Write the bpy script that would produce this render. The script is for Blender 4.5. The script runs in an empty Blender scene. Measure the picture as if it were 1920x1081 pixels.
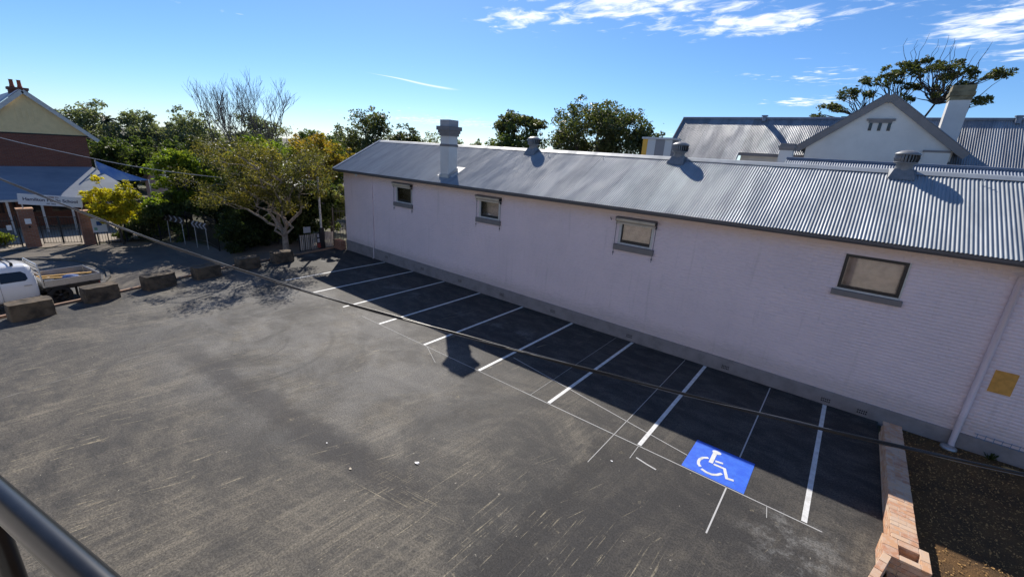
import bpy, math, random
import numpy as np
from mathutils import Vector, Matrix

random.seed(7)
RNG = np.random.default_rng(11)
R = math.radians
scene = bpy.context.scene
col = scene.collection

# ------------------------------------------------------------------ camera
CAM_R = (0.779, 0.6233, 0.0641)
F_PX = 808.49
pitch, roll, yaw = R(17.508), R(3.6715), R(-37.374)
fw = Vector((math.sin(yaw) * math.cos(pitch), math.cos(yaw) * math.cos(pitch), -math.sin(pitch)))
rt0 = Vector((math.cos(yaw), -math.sin(yaw), 0))
up0 = rt0.cross(fw)
rt = math.cos(roll) * rt0 + math.sin(roll) * up0
up = -math.sin(roll) * rt0 + math.cos(roll) * up0
cd = bpy.data.cameras.new('camera')
cam = bpy.data.objects.new('camera', cd)
col.objects.link(cam)
cam.matrix_world = Matrix(((rt.x, up.x, -fw.x, 0), (rt.y, up.y, -fw.y, 0), (rt.z, up.z, -fw.z, 6.24), (0, 0, 0, 1)))
cd.sensor_width = 36
cd.lens = 36 * F_PX / 1920
cd.clip_start = 0.05
cd.clip_end = 5000
scene.camera = cam

# ------------------------------------------------------------------ light
SUN_DIR = Vector((-4.5, 3.85, 4.7)).normalized()      # towards the sun
SUN_EL = math.asin(SUN_DIR.z)
SUN_AZ = math.atan2(SUN_DIR.x, SUN_DIR.y)
sd = bpy.data.lights.new('sun', 'SUN')
sd.energy = 3.05
sd.angle = R(0.53)
sd.color = (1.0, 0.93, 0.83)
so = bpy.data.objects.new('sun', sd)
so.rotation_euler = SUN_DIR.to_track_quat('Z', 'Y').to_euler()
so.location = (-20, 20, 40)
col.objects.link(so)
scene.view_settings.view_transform = 'Standard'
scene.view_settings.look = 'None'
scene.view_settings.gamma = 1
scene.view_settings.use_curve_mapping = False
scene.view_settings.exposure = 1.0


class NT:
    """small node helper"""
    def __init__(self, tree):
        self.t = tree
        self.n = tree.nodes
        self.l = tree.links

    def new(self, typ, **kw):
        nd = self.n.new(typ)
        for k, v in kw.items():
            setattr(nd, k, v)
        return nd

    def put(self, sock, v):
        if isinstance(v, bpy.types.NodeSocket):
            self.l.new(v, sock)
        elif isinstance(v, (tuple, list)) and sock.type == 'RGBA' and len(v) == 3:
            sock.default_value = (*v, 1)
        else:
            sock.default_value = v

    def math(self, op, a, b=0.0, c=0.0, clamp=False):
        nd = self.new('ShaderNodeMath', operation=op, use_clamp=clamp)
        for i, v in enumerate((a, b, c)):
            self.put(nd.inputs[i], v)
        return nd.outputs[0]

    def vmath(self, op, a, b=(0, 0, 0), scale=None):
        nd = self.new('ShaderNodeVectorMath', operation=op)
        self.put(nd.inputs[0], a)
        self.put(nd.inputs[1], b)
        if scale is not None:
            self.put(nd.inputs['Scale'], scale)
        return nd.outputs['Value'] if op in ('DOT_PRODUCT', 'LENGTH') else nd.outputs[0]

    def noise(self, vec, scale=5.0, detail=4.0, rough=0.55, dist=0.0, col=False):
        nd = self.new('ShaderNodeTexNoise')
        if vec is not None:
            self.put(nd.inputs['Vector'], vec)
        nd.inputs['Scale'].default_value = scale
        nd.inputs['Detail'].default_value = detail
        nd.inputs['Roughness'].default_value = rough
        nd.inputs['Distortion'].default_value = dist
        return nd.outputs['Color'] if col else nd.outputs['Fac']

    def step(self, v, lo, hi, a=0.0, b=1.0):
        nd = self.new('ShaderNodeMapRange', interpolation_type='SMOOTHSTEP')
        self.put(nd.inputs['Value'], v)
        for k, x in (('From Min', lo), ('From Max', hi), ('To Min', a), ('To Max', b)):
            self.put(nd.inputs[k], x)
        return nd.outputs[0]

    def mix(self, fac, a, b, blend='MIX'):
        nd = self.new('ShaderNodeMix', data_type='RGBA', blend_type=blend)
        self.put(nd.inputs['Factor'], fac)
        ia = [s for s in nd.inputs if s.type == 'RGBA']
        self.put(ia[0], a)
        self.put(ia[1], b)
        return [s for s in nd.outputs if s.type == 'RGBA'][0]

    def comb(self, x, y, z=0.0):
        nd = self.new('ShaderNodeCombineXYZ')
        for i, v in enumerate((x, y, z)):
            self.put(nd.inputs[i], v)
        return nd.outputs[0]

    def sep(self, v):
        nd = self.new('ShaderNodeSeparateXYZ')
        self.put(nd.inputs[0], v)
        return nd.outputs

    def bump(self, h, strength=0.3, dist=0.02):
        nd = self.new('ShaderNodeBump')
        nd.inputs['Strength'].default_value = strength
        nd.inputs['Distance'].default_value = dist
        self.put(nd.inputs['Height'], h)
        return nd.outputs[0]


# ------------------------------------------------------------------ sky
world = bpy.data.worlds.new('World')
scene.world = world
world.use_nodes = True
w = NT(world.node_tree)
w.n.clear()
sky = w.new('ShaderNodeTexSky', sky_type='NISHITA')
sky.sun_disc = False
sky.sun_elevation = SUN_EL
sky.sun_rotation = SUN_AZ
sky.altitude = 20
sky.air_density = 0.85
sky.dust_density = 0.15
sky.ozone_density = 9.0
tc = w.new('ShaderNodeTexCoord')
dx, dy, dz = w.sep(tc.outputs['Generated'])
zz = w.math('MAXIMUM', dz, 0.03)
px = w.math('DIVIDE', dx, zz)
py = w.math('DIVIDE', dy, zz)


def blob(cx, cy, rx, ry, amp):
    a = w.math('DIVIDE', w.math('SUBTRACT', px, cx), rx)
    b = w.math('DIVIDE', w.math('SUBTRACT', py, cy), ry)
    r2 = w.math('ADD', w.math('MULTIPLY', a, a), w.math('MULTIPLY', b, b))
    return w.math('MULTIPLY', w.math('EXPONENT', w.math('MULTIPLY', r2, -1.0)), amp)


cover = blob(-1.5, 3.05, 1.0, 0.62, 1.12)
for args in ((0.45, 4.55, 0.42, 0.75, 1.12), (0.95, 5.5, 0.45, 0.45, 0.95), (-1.0, 8.4, 0.75, 0.7, 0.95), (-0.85, 3.9, 0.75, 0.55, 0.86), (-2.3, 3.0, 0.5, 0.35, 0.9),
             (-14.2, 13.0, 4.5, 4.5, 0.8), (1.9, 2.9, 1.2, 1.3, 0.9), (-6.0, 19, 5, 5, 0.6), (-0.3, 6.2, 1.2, 0.8, 0.62)):
    cover = w.math('MAXIMUM', cover, blob(*args))
gen = w.step(w.noise(w.comb(px, py, 3.7), 0.23, 2, 0.5), 0.6, 0.78, 0.0, 0.75)
cover = w.math('MAXIMUM', cover, w.math('MULTIPLY', gen, w.step(py, 1.2, 0.2)))
qx = w.math('ADD', px, w.math('MULTIPLY', py, 0.2))
cn = w.noise(w.comb(w.math('MULTIPLY', qx, 4.6), w.math('MULTIPLY', py, 5.4), 0.0), 1.0, 8, 0.6, 0.5)
cn2 = w.noise(w.comb(w.math('MULTIPLY', qx, 1.3), w.math('MULTIPLY', py, 1.7), 4.0), 1.0, 4, 0.55, 0.3)
cn = w.math('ADD', w.math('MULTIPLY', cn, 0.65), w.math('MULTIPLY', cn2, 0.35))
cl = w.step(w.math('ADD', cn, w.math('MULTIPLY', w.math('SUBTRACT', cover, 1.0), 0.26)), 0.375, 0.58)
# vapour trail: a long thin streak
tx = w.math('ADD', px, w.math('ADD', 6.17, w.math('MULTIPLY', w.math('SINE', w.math('MULTIPLY', py, 5.0)), 0.03)))
trail = w.math('MULTIPLY', w.math('EXPONENT', w.math('MULTIPLY', w.math('POWER', w.math('DIVIDE', tx, w.math('MULTIPLY', w.math('SUBTRACT', py, 3.9), 0.055)), 2.0), -1.0)),
               w.math('MULTIPLY', w.step(py, 4.1, 4.7), w.step(py, 6.1, 5.6)))
cl = w.math('MAXIMUM', cl, w.math('MULTIPLY', trail, 0.75))
cl = w.math('MULTIPLY', cl, w.step(dz, 0.0, 0.06))
hs = w.new('ShaderNodeHueSaturation')      # the camera's vivid colour rendering, even over the whole sky
hs.inputs['Saturation'].default_value = 1.04
hs.inputs['Hue'].default_value = 0.5
w.l.new(sky.outputs[0], hs.inputs['Color'])
skyc = w.mix(w.math('MULTIPLY', cl, 0.9), hs.outputs[0], (9.0, 9.3, 9.6))
bg = w.new('ShaderNodeBackground')
bg.inputs['Strength'].default_value = 0.068
w.l.new(skyc, bg.inputs['Color'])
wo = w.new('ShaderNodeOutputWorld')
w.l.new(bg.outputs[0], wo.inputs['Surface'])


# ------------------------------------------------------------------ helpers
def tag(o, label=None, cat=None, group=None, kind=None):
    if label: o['label'] = label
    if cat: o['category'] = cat
    if group: o['group'] = group
    if kind: o['kind'] = kind
    return o


def empty(name, loc=(0, 0, 0), rz=0.0, parent=None):
    o = bpy.data.objects.new(name, None)
    o.empty_display_size = 0.2
    o.location = loc
    o.rotation_euler = (0, 0, rz)
    col.objects.link(o)
    if parent: o.parent = parent
    return o


class MB:
    def __init__(self):
        self.v = []
        self.f = []
        self.sm = []

    def add(self, vs, fs, smooth=False):
        b = len(self.v)
        self.v += [tuple(x) for x in vs]
        self.f += [tuple(i + b for i in f) for f in fs]
        self.sm += [smooth] * len(fs)
        return self

    def box(self, x0, x1, y0, y1, z0, z1):
        vs = [(x, y, z) for z in (z0, z1) for y in (y0, y1) for x in (x0, x1)]
        return self.add(vs, [(0, 2, 3, 1), (4, 5, 7, 6), (0, 1, 5, 4), (2, 6, 7, 3), (0, 4, 6, 2), (1, 3, 7, 5)])

    def cbox(self, x0, x1, y0, y1, z0, z1, b=0.01):
        """box with chamfered edges"""
        vs = []
        for sx in (0, 1):
            for sy in (0, 1):
                for sz in (0, 1):
                    c = [(x0, x1)[sx], (y0, y1)[sy], (z0, z1)[sz]]
                    s = [b if not k else -b for k in (sx, sy, sz)]
                    vs += [(c[0], c[1] + s[1], c[2] + s[2]), (c[0] + s[0], c[1], c[2] + s[2]), (c[0] + s[0], c[1] + s[1], c[2])]
        I = lambda sx, sy, sz, a: (sx * 4 + sy * 2 + sz) * 3 + a
        fs = []
        for s in (0, 1):
            q = [I(s, 0, 0, 0), I(s, 1, 0, 0), I(s, 1, 1, 0), I(s, 0, 1, 0)]; fs.append(q[::-1] if s == 0 else q)
            q = [I(0, s, 0, 1), I(1, s, 0, 1), I(1, s, 1, 1), I(0, s, 1, 1)]; fs.append(q if s == 0 else q[::-1])
            q = [I(0, 0, s, 2), I(1, 0, s, 2), I(1, 1, s, 2), I(0, 1, s, 2)]; fs.append(q[::-1] if s == 0 else q)
        for a in (0, 1):
            for b_ in (0, 1):
                fs.append([I(a, b_, 0, 0), I(a, b_, 1, 0), I(a, b_, 1, 1), I(a, b_, 0, 1)])
                fs.append([I(a, 0, b_, 0), I(a, 1, b_, 0), I(a, 1, b_, 2), I(a, 0, b_, 2)])
                fs.append([I(0, a, b_, 1), I(1, a, b_, 1), I(1, a, b_, 2), I(0, a, b_, 2)])
        for a in (0, 1):
            for b_ in (0, 1):
                for c in (0, 1):
                    fs.append([I(a, b_, c, 0), I(a, b_, c, 1), I(a, b_, c, 2)])
        return self.add(vs, fs)

    def tube(self, pts, rad, n=8, cap=True, smooth=True):
        pts = [Vector(p) for p in pts]
        if not isinstance(rad, (list, tuple)): rad = [rad] * len(pts)
        vs, fs = [], []
        ref = None
        for i, p in enumerate(pts):
            d = (pts[min(i + 1, len(pts) - 1)] - pts[max(i - 1, 0)])
            if d.length < 1e-9: d = Vector((0, 0, 1))
            d.normalize()
            if ref is None:
                ref = d.orthogonal().normalized()
            ref = (ref - d * ref.dot(d))
            ref = ref.normalized() if ref.length > 1e-6 else d.orthogonal().normalized()
            s = d.cross(ref)
            for k in range(n):
                a = 2 * math.pi * k / n
                vs.append(p + (ref * math.cos(a) + s * math.sin(a)) * rad[i])
        for i in range(len(pts) - 1):
            for k in range(n):
                fs.append((i * n + k, i * n + (k + 1) % n, (i + 1) * n + (k + 1) % n, (i + 1) * n + k))
        self.add(vs, fs, smooth)
        if cap:
            m = (len(pts) - 1) * n
            self.add([vs[k] for k in range(n)], [tuple(range(n))[::-1]])
            self.add([vs[m + k] for k in range(n)], [tuple(range(n))])
        return self

    def lathe(self, prof, n=24, c=(0, 0, 0), smooth=True):
        vs, fs = [], []
        for r, z in prof:
            for k in range(n):
                a = 2 * math.pi * k / n
                vs.append((c[0] + r * math.cos(a), c[1] + r * math.sin(a), c[2] + z))
        for i in range(len(prof) - 1):
            for k in range(n):
                fs.append((i * n + k, i * n + (k + 1) % n, (i + 1) * n + (k + 1) % n, (i + 1) * n + k))
        return self.add(vs, fs, smooth)

    def prism(self, poly, axis, a, b):
        """extrude polygon (2 coords) along axis from a to b"""
        def mk(p, t):
            return {'x': (t, p[0], p[1]), 'y': (p[0], t, p[1]), 'z': (p[0], p[1], t)}[axis]
        n = len(poly)
        vs = [mk(p, a) for p in poly] + [mk(p, b) for p in poly]
        fs = [tuple(range(n))[::-1], tuple(range(n, 2 * n))]
        fs += [(i, (i + 1) % n, n + (i + 1) % n, n + i) for i in range(n)]
        return self.add(vs, fs)

    def bar(self, p0, p1, w_, h):
        """rectangular bar between two points (w horizontal, h across)"""
        p0, p1 = Vector(p0), Vector(p1)
        d = (p1 - p0).normalized()
        s = d.cross(Vector((0, 0, 1)))
        s = s.normalized() if s.length > 1e-4 else Vector((1, 0, 0))
        t = s.cross(d)
        vs = []
        for p in (p0, p1):
            for a, b in ((-1, -1), (1, -1), (1, 1), (-1, 1)):
                vs.append(p + s * a * w_ / 2 + t * b * h / 2)
        return self.add(vs, [(3, 2, 1, 0), (4, 5, 6, 7), (0, 1, 5, 4), (1, 2, 6, 5), (2, 3, 7, 6), (3, 0, 4, 7)])

    def mesh(self, name):
        me = bpy.data.meshes.new(name)
        me.from_pydata(self.v, [], self.f)
        me.polygons.foreach_set('use_smooth', self.sm)
        me.update()
        return me

    def build(self, name, m, parent=None, loc=None, fix=True):
        me = self.mesh(name)
        if fix:
            import bmesh
            bm = bmesh.new()
            bm.from_mesh(me)
            bmesh.ops.recalc_face_normals(bm, faces=bm.faces)
            bm.to_mesh(me)
            bm.free()
        if m: me.materials.append(m)
        o = bpy.data.objects.new(name, me)
        col.objects.link(o)
        if parent: o.parent = parent
        if loc: o.location = loc
        return o


def inst(src, name=None, parent=None, loc=None, rot=None, scale=None):
    o = src.copy()
    col.objects.link(o)
    if parent is not None: o.parent = parent
    if loc is not None: o.location = loc
    if rot is not None: o.rotation_euler = rot
    if scale is not None: o.scale = scale
    return o


def fast_mesh(name, verts, quads, smooth=False):
    me = bpy.data.meshes.new(name)
    nv, nf = len(verts), len(quads)
    me.vertices.add(nv)
    me.vertices.foreach_set('co', np.asarray(verts, np.float32).ravel())
    k = quads.shape[1]
    me.loops.add(nf * k)
    me.loops.foreach_set('vertex_index', quads.astype(np.int32).ravel())
    me.polygons.add(nf)
    me.polygons.foreach_set('loop_start', np.arange(0, nf * k, k, dtype=np.int32))
    me.update(calc_edges=True)
    me.validate()
    return me


# ------------------------------------------------------------------ materials
def pbr(name, c, rough=0.6, metal=0.0, spec=0.5, var=0.0, vscale=3.0, bump=0.0, bscale=60.0, c2=None, coat=0.0, objrand=0.0):
    m = bpy.data.materials.new(name)
    m.use_nodes = True
    t = NT(m.node_tree)
    b = t.n['Principled BSDF']
    pos = t.new('ShaderNodeNewGeometry').outputs['Position']
    base = c
    if c2 is not None or var:
        n = t.noise(pos, vscale, 6, 0.6)
        f = t.step(n, 0.35, 0.7)
        if c2 is None: c2 = tuple(x * (1 - var) for x in c)
        base = t.mix(f, c, c2)
    if objrand:
        rnd = t.new('ShaderNodeObjectInfo').outputs['Random']
        base = t.mix(1.0, base, t.comb(*[t.math('ADD', t.math('MULTIPLY', rnd, objrand), 1 - objrand / 2)] * 3), 'MULTIPLY')
    t.put(b.inputs['Base Color'], base)
    b.inputs['Roughness'].default_value = rough
    b.inputs['Metallic'].default_value = metal
    b.inputs['Specular IOR Level'].default_value = spec
    b.inputs['Coat Weight'].default_value = coat
    if bump:
        t.put(b.inputs['Normal'], t.bump(t.noise(pos, bscale, 5, 0.6), bump, 0.01))
    return m


M = {}
M['steel_black'] = pbr('black_paint', (0.012, 0.013, 0.015), 0.4)
M['rail'] = pbr('rail_paint', (0.009, 0.0095, 0.0105), 0.3, var=0.3, vscale=40)
M['white_paint'] = pbr('white_paint', (0.62, 0.61, 0.58), 0.5, var=0.15, vscale=8)
M['line_paint'] = pbr('line_paint', (0.78, 0.79, 0.78), 0.6, var=0.12, vscale=14)
M['trim_grey'] = pbr('grey_trim_paint', (0.20, 0.185, 0.18), 0.55, var=0.15)
M['fascia'] = pbr('dark_fascia_paint', (0.10, 0.10, 0.105), 0.45)
M['plinth'] = pbr('plinth_paint', (0.27, 0.25, 0.255), 0.8, var=0.25, vscale=2.2, bump=0.4, bscale=18)
M['cream'] = pbr('cream_paint', (0.60, 0.52, 0.40), 0.55, var=0.15)
M['glass_dark'] = pbr('dark_glass', (0.015, 0.017, 0.02), 0.06, spec=0.6)
M['galv'] = pbr('galvanised_steel', (0.50, 0.51, 0.52), 0.38, metal=0.55, var=0.25, vscale=6)
M['vent_metal'] = pbr('vent_metal', (0.24, 0.245, 0.25), 0.5, metal=0.2, var=0.2, vscale=9)
M['white_wall'] = pbr('white_render', (0.66, 0.65, 0.62), 0.8, var=0.12, vscale=1.2, bump=0.25, bscale=25)
M['stone_cap'] = pbr('chimney_cap_render', (0.26, 0.22, 0.13), 0.85, var=0.5, vscale=4, bump=0.4, bscale=15)
M['timber'] = pbr('timber', (0.34, 0.22, 0.11), 0.7, var=0.4, vscale=9)
M['timber_yellow'] = pbr('yellow_timber', (0.50, 0.30, 0.09), 0.7, var=0.3, vscale=12)
M['patch'] = pbr('ochre_primer', (0.68, 0.35, 0.08), 0.85, var=0.2, vscale=9, bump=0.2)
M['bark'] = pbr('bark', (0.20, 0.16, 0.125), 0.9, c2=(0.36, 0.30, 0.25), vscale=5, bump=0.8, bscale=14)
M['bark_dark'] = pbr('dark_bark', (0.07, 0.055, 0.045), 0.9, var=0.4, vscale=5)
M['bark_grey'] = pbr('grey_bark', (0.19, 0.155, 0.13), 0.9, var=0.3, vscale=5)
M['concrete'] = pbr('concrete', (0.36, 0.34, 0.30), 0.85, var=0.3, vscale=3, bump=0.3, bscale=40)
M['blue_line'] = pbr('blue_road_paint', (0.012, 0.10, 0.72), 0.5, c2=(0.02, 0.14, 0.80), vscale=5)
M['rubber'] = pbr('rubber', (0.015, 0.015, 0.016), 0.8)
M['alloy_dark'] = pbr('black_alloy', (0.03, 0.03, 0.032), 0.35, metal=0.5)
M['car_white'] = pbr('white_car_paint', (0.76, 0.77, 0.79), 0.22, coat=0.8)
M['aluminium'] = pbr('aluminium', (0.58, 0.57, 0.55), 0.4, metal=0.7, var=0.15, vscale=20)
M['dark_plastic'] = pbr('dark_plastic', (0.03, 0.03, 0.032), 0.5)
M['blue_cloth'] = pbr('blue_cloth', (0.03, 0.09, 0.28), 0.8, var=0.5, vscale=9)
M['sail'] = pbr('blue_shade_cloth', (0.14, 0.26, 0.55), 0.7, c2=(0.42, 0.50, 0.62), vscale=0.9)
M['sign'] = pbr('sign_white', (0.64, 0.64, 0.66), 0.4)
M['sign_text'] = pbr('sign_navy', (0.02, 0.025, 0.07), 0.5)
M['text_red'] = pbr('sign_maroon', (0.16, 0.03, 0.04), 0.5)
def road_paint(name, c, c2):
    m = pbr(name, c, 0.6, c2=c2, vscale=6)
    t = NT(m.node_tree)
    b = t.n['Principled BSDF']
    src = b.inputs['Base Color'].links[0].from_socket
    pos = t.new('ShaderNodeNewGeometry').outputs['Position']
    f = t.math('MULTIPLY', t.step(t.noise(pos, 30, 4, 0.8), 0.43, 0.30), t.step(t.noise(pos, 1.7, 5, 0.7), 0.42, 0.62, 0.25, 0.9))
    t.put(b.inputs['Base Color'], t.mix(f, src, (0.05, 0.05, 0.052)))
    t.put(b.inputs['Normal'], t.bump(t.noise(pos, 30, 4, 0.8), 0.4, 0.012))
    return m


M['line_paint'] = road_paint('line_paint', (0.76, 0.77, 0.76), (0.60, 0.60, 0.58))
M['blue_line'] = road_paint('blue_road_paint', (0.014, 0.11, 0.70), (0.03, 0.16, 0.74))
M['chalk'] = pbr('chalk', (0.50, 0.50, 0.49), 0.8)
M['chalk_dim'] = pbr('worn_chalk', (0.17, 0.165, 0.155), 0.85, c2=(0.07, 0.068, 0.065), vscale=2.5)
M['terracotta'] = pbr('terracotta', (0.42, 0.12, 0.06), 0.8, var=0.3)
M['mulch_chip'] = pbr('bark_chips', (0.34, 0.19, 0.065), 0.9, c2=(0.55, 0.33, 0.12), vscale=30)
M['sandstone'] = pbr('weathered_block', (0.13, 0.10, 0.068), 0.95, c2=(0.042, 0.034, 0.026), vscale=3.2, bump=1.0, bscale=14)
M['wire'] = pbr('cable_sheath', (0.009, 0.009, 0.010), 0.4)
M['wire_light'] = pbr('grey_cable', (0.30, 0.31, 0.33), 0.4)
M['board_blue'] = pbr('panel_blue', (0.13, 0.22, 0.34), 0.5)
M['box_grey'] = pbr('panel_grey', (0.16, 0.17, 0.19), 0.5)
M['box_yellow'] = pbr('panel_yellow', (0.52, 0.30, 0.035), 0.5)
M['box_pale'] = pbr('panel_pale', (0.40, 0.43, 0.45), 0.5)
M['paper'] = pbr('paper', (0.8, 0.8, 0.8), 0.7)
M['interior'] = pbr('dark_interior', (0.03, 0.03, 0.03), 0.9)
M['blind'] = pbr('beige_blind', (0.66, 0.49, 0.42), 0.8, var=0.25, vscale=4)


def glass():
    m = bpy.data.materials.new('window_glass')
    m.use_nodes = True
    t = NT(m.node_tree)
    t.n.remove(t.n['Principled BSDF'])
    tr = t.new('ShaderNodeBsdfTransparent')
    tr.inputs[0].default_value = (0.92, 0.93, 0.92, 1)
    gl = t.new('ShaderNodeBsdfGlossy')
    gl.inputs['Roughness'].default_value = 0.03
    fr = t.new('ShaderNodeFresnel')
    fr.inputs[0].default_value = 1.5
    mx = t.new('ShaderNodeMixShader')
    t.l.new(t.math('ADD', fr.outputs[0], 0.03), mx.inputs[0])
    t.l.new(tr.outputs[0], mx.inputs[1])
    t.l.new(gl.outputs[0], mx.inputs[2])
    t.l.new(mx.outputs[0], t.n['Material Output'].inputs[0])
    return m


M['glass'] = glass()


def painted_brick():
    m = bpy.data.materials.new('painted_brick')
    m.use_nodes = True
    t = NT(m.node_tree)
    b = t.n['Principled BSDF']
    pos = t.new('ShaderNodeNewGeometry').outputs['Position']
    x, y, z = t.sep(pos)
    n1 = t.noise(pos, 0.5, 5, 0.6)
    n2 = t.noise(t.vmath('MULTIPLY', pos, (3.0, 3.0, 16.0)), 1.6, 6, 0.65)
    c = t.mix(t.step(n1, 0.3, 0.75), (0.82, 0.695, 0.72), (0.745, 0.635, 0.66))
    c = t.mix(t.step(n2, 0.58, 0.74, 0, 0.45), c, (0.56, 0.505, 0.50))
    # rain streaks and splash dirt
    rs_ = t.noise(t.comb(t.math('MULTIPLY', x, 5.0), t.math('MULTIPLY', z, 0.35), 2.0), 1.0, 5, 0.6)
    c = t.mix(t.step(rs_, 0.56, 0.75, 0, 0.32), c, (0.50, 0.44, 0.43))
    sp_ = t.math('MULTIPLY', t.step(t.math('SUBTRACT', z, t.math('MULTIPLY', n2, 0.7)), 0.75, 0.25), 0.4)
    c = t.mix(sp_, c, (0.42, 0.36, 0.33))
    # grime line under the eave: cracked, browner paint near the top of the wall
    gr = t.math('MULTIPLY', t.step(t.math('ADD', z, t.math('MULTIPLY', n2, 0.5)), 4.35, 4.75), 0.6)
    c = t.mix(gr, c, (0.74, 0.57, 0.45))
    t.put(b.inputs['Base Color'], c)
    b.inputs['Roughness'].default_value = 0.7
    h = t.math('ADD', t.noise(t.vmath('MULTIPLY', pos, (1, 1, 3.0)), 9, 5, 0.6), t.math('MULTIPLY', t.noise(pos, 70, 3), 0.25))
    t.put(b.inputs['Normal'], t.bump(h, 0.22, 0.02))
    return m


M['painted_brick'] = painted_brick()


def corrugated(name, c, c2, rough=0.42, metal=0.25, spec=0.5, rv=0.16):
    m = bpy.data.materials.new(name)
    m.use_nodes = True
    t = NT(m.node_tree)
    b = t.n['Principled BSDF']
    pos = t.new('ShaderNodeNewGeometry').outputs['Position']
    rnd = t.new('ShaderNodeObjectInfo').outputs['Random']
    n = t.noise(t.vmath('MULTIPLY', pos, (2.2, 0.5, 0.5)), 1.0, 6, 0.65)
    n3 = t.noise(pos, 0.7, 5, 0.7)
    base = t.mix(t.step(n, 0.35, 0.7), c, c2)
    base = t.mix(t.step(n3, 0.60, 0.74, 0, 0.22), base, (0.40, 0.37, 0.33))
    k = t.math('ADD', t.math('MULTIPLY', rnd, rv), 1 - rv / 2)
    base = t.mix(1.0, base, t.comb(k, k, k), 'MULTIPLY')
    t.put(b.inputs['Base Color'], base)
    t.put(b.inputs['Roughness'], t.step(n, 0.3, 0.7, rough - 0.06, rough + 0.10))
    b.inputs['Metallic'].default_value = metal
    b.inputs['Specular IOR Level'].default_value = spec
    return m


M['roof'] = corrugated('corrugated_zinc', (0.315, 0.345, 0.372), (0.25, 0.277, 0.302), 0.58, 0.08)
M['roof_old'] = corrugated('corrugated_old_zinc', (0.30, 0.315, 0.335), (0.19, 0.20, 0.225), 0.45, 0.25, rv=0.42)  # wide per-sheet tone paints in the light bands of warped sheets
M['roof_blue'] = corrugated('corrugated_blue_grey', (0.19, 0.225, 0.285), (0.14, 0.17, 0.225), 0.5, 0.2)


def brick_red(name, cs, mortar, scale=1.0, dark=(0.1, 0.06, 0.05)):
    m = bpy.data.materials.new(name)
    m.use_nodes = True
    t = NT(m.node_tree)
    b = t.n['Principled BSDF']
    pos = t.new('ShaderNodeNewGeometry').outputs['Position']
    x, y, z = t.sep(pos)
    br = t.new('ShaderNodeTexBrick')
    t.l.new(t.comb(t.math('ADD', x, y), z, 0.0), br.inputs['Vector'])
    br.inputs['Scale'].default_value = 1.0
    br.inputs['Brick Width'].default_value = 0.24
    br.inputs['Row Height'].default_value = 0.086
    br.inputs['Mortar Size'].default_value = 0.008
    br.inputs['Color1'].default_value = (*cs[0], 1)
    br.inputs['Color2'].default_value = (*cs[1], 1)
    br.inputs['Mortar'].default_value = (*mortar, 1)
    c = t.mix(t.step(t.noise(pos, 0.9, 5, 0.6), 0.45, 0.7, 0, 0.6), br.outputs['Color'], dark)
    t.put(b.inputs['Base Color'], c)
    b.inputs['Roughness'].default_value = 0.9
    t.put(b.inputs['Normal'], t.bump(br.outputs['Fac'], -0.5, 0.008))
    return m


M['brick_far'] = brick_red('school_brick', ((0.17, 0.055, 0.035), (0.22, 0.075, 0.045)), (0.16, 0.12, 0.10))
M['brick_pier'] = brick_red('pier_brick', ((0.26, 0.10, 0.055), (0.32, 0.14, 0.08)), (0.28, 0.23, 0.19))


def loose_brick():
    m = bpy.data.materials.new('new_red_brick')
    m.use_nodes = True
    t = NT(m.node_tree)
    b = t.n['Principled BSDF']
    pos = t.new('ShaderNodeNewGeometry').outputs['Position']
    rnd = t.new('ShaderNodeObjectInfo').outputs['Random']
    rp = t.new('ShaderNodeValToRGB')
    t.l.new(rnd, rp.inputs[0])
    e = rp.color_ramp.elements
    e[0].color = (0.52, 0.27, 0.15, 1)
    e[1].color = (0.62, 0.40, 0.25, 1)
    for p_, c_ in ((0.3, (0.59, 0.34, 0.19, 1)), (0.5, (0.48, 0.24, 0.14, 1)), (0.75, (0.62, 0.45, 0.31, 1))):
        el = e.new(p_)
        el.color = c_
    c = t.mix(t.step(t.noise(pos, 9, 5, 0.7), 0.42, 0.62, 0, 0.65), rp.outputs[0], (0.58, 0.45, 0.35))
    t.put(b.inputs['Base Color'], c)
    b.inputs['Roughness'].default_value = 0.9
    t.put(b.inputs['Normal'], t.bump(t.noise(pos, 120, 4), 0.4, 0.004))
    return m


M['loose_brick'] = loose_brick()
M['mortar'] = pbr('mortar', (0.52, 0.40, 0.31), 0.95, var=0.2, vscale=20)


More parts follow.
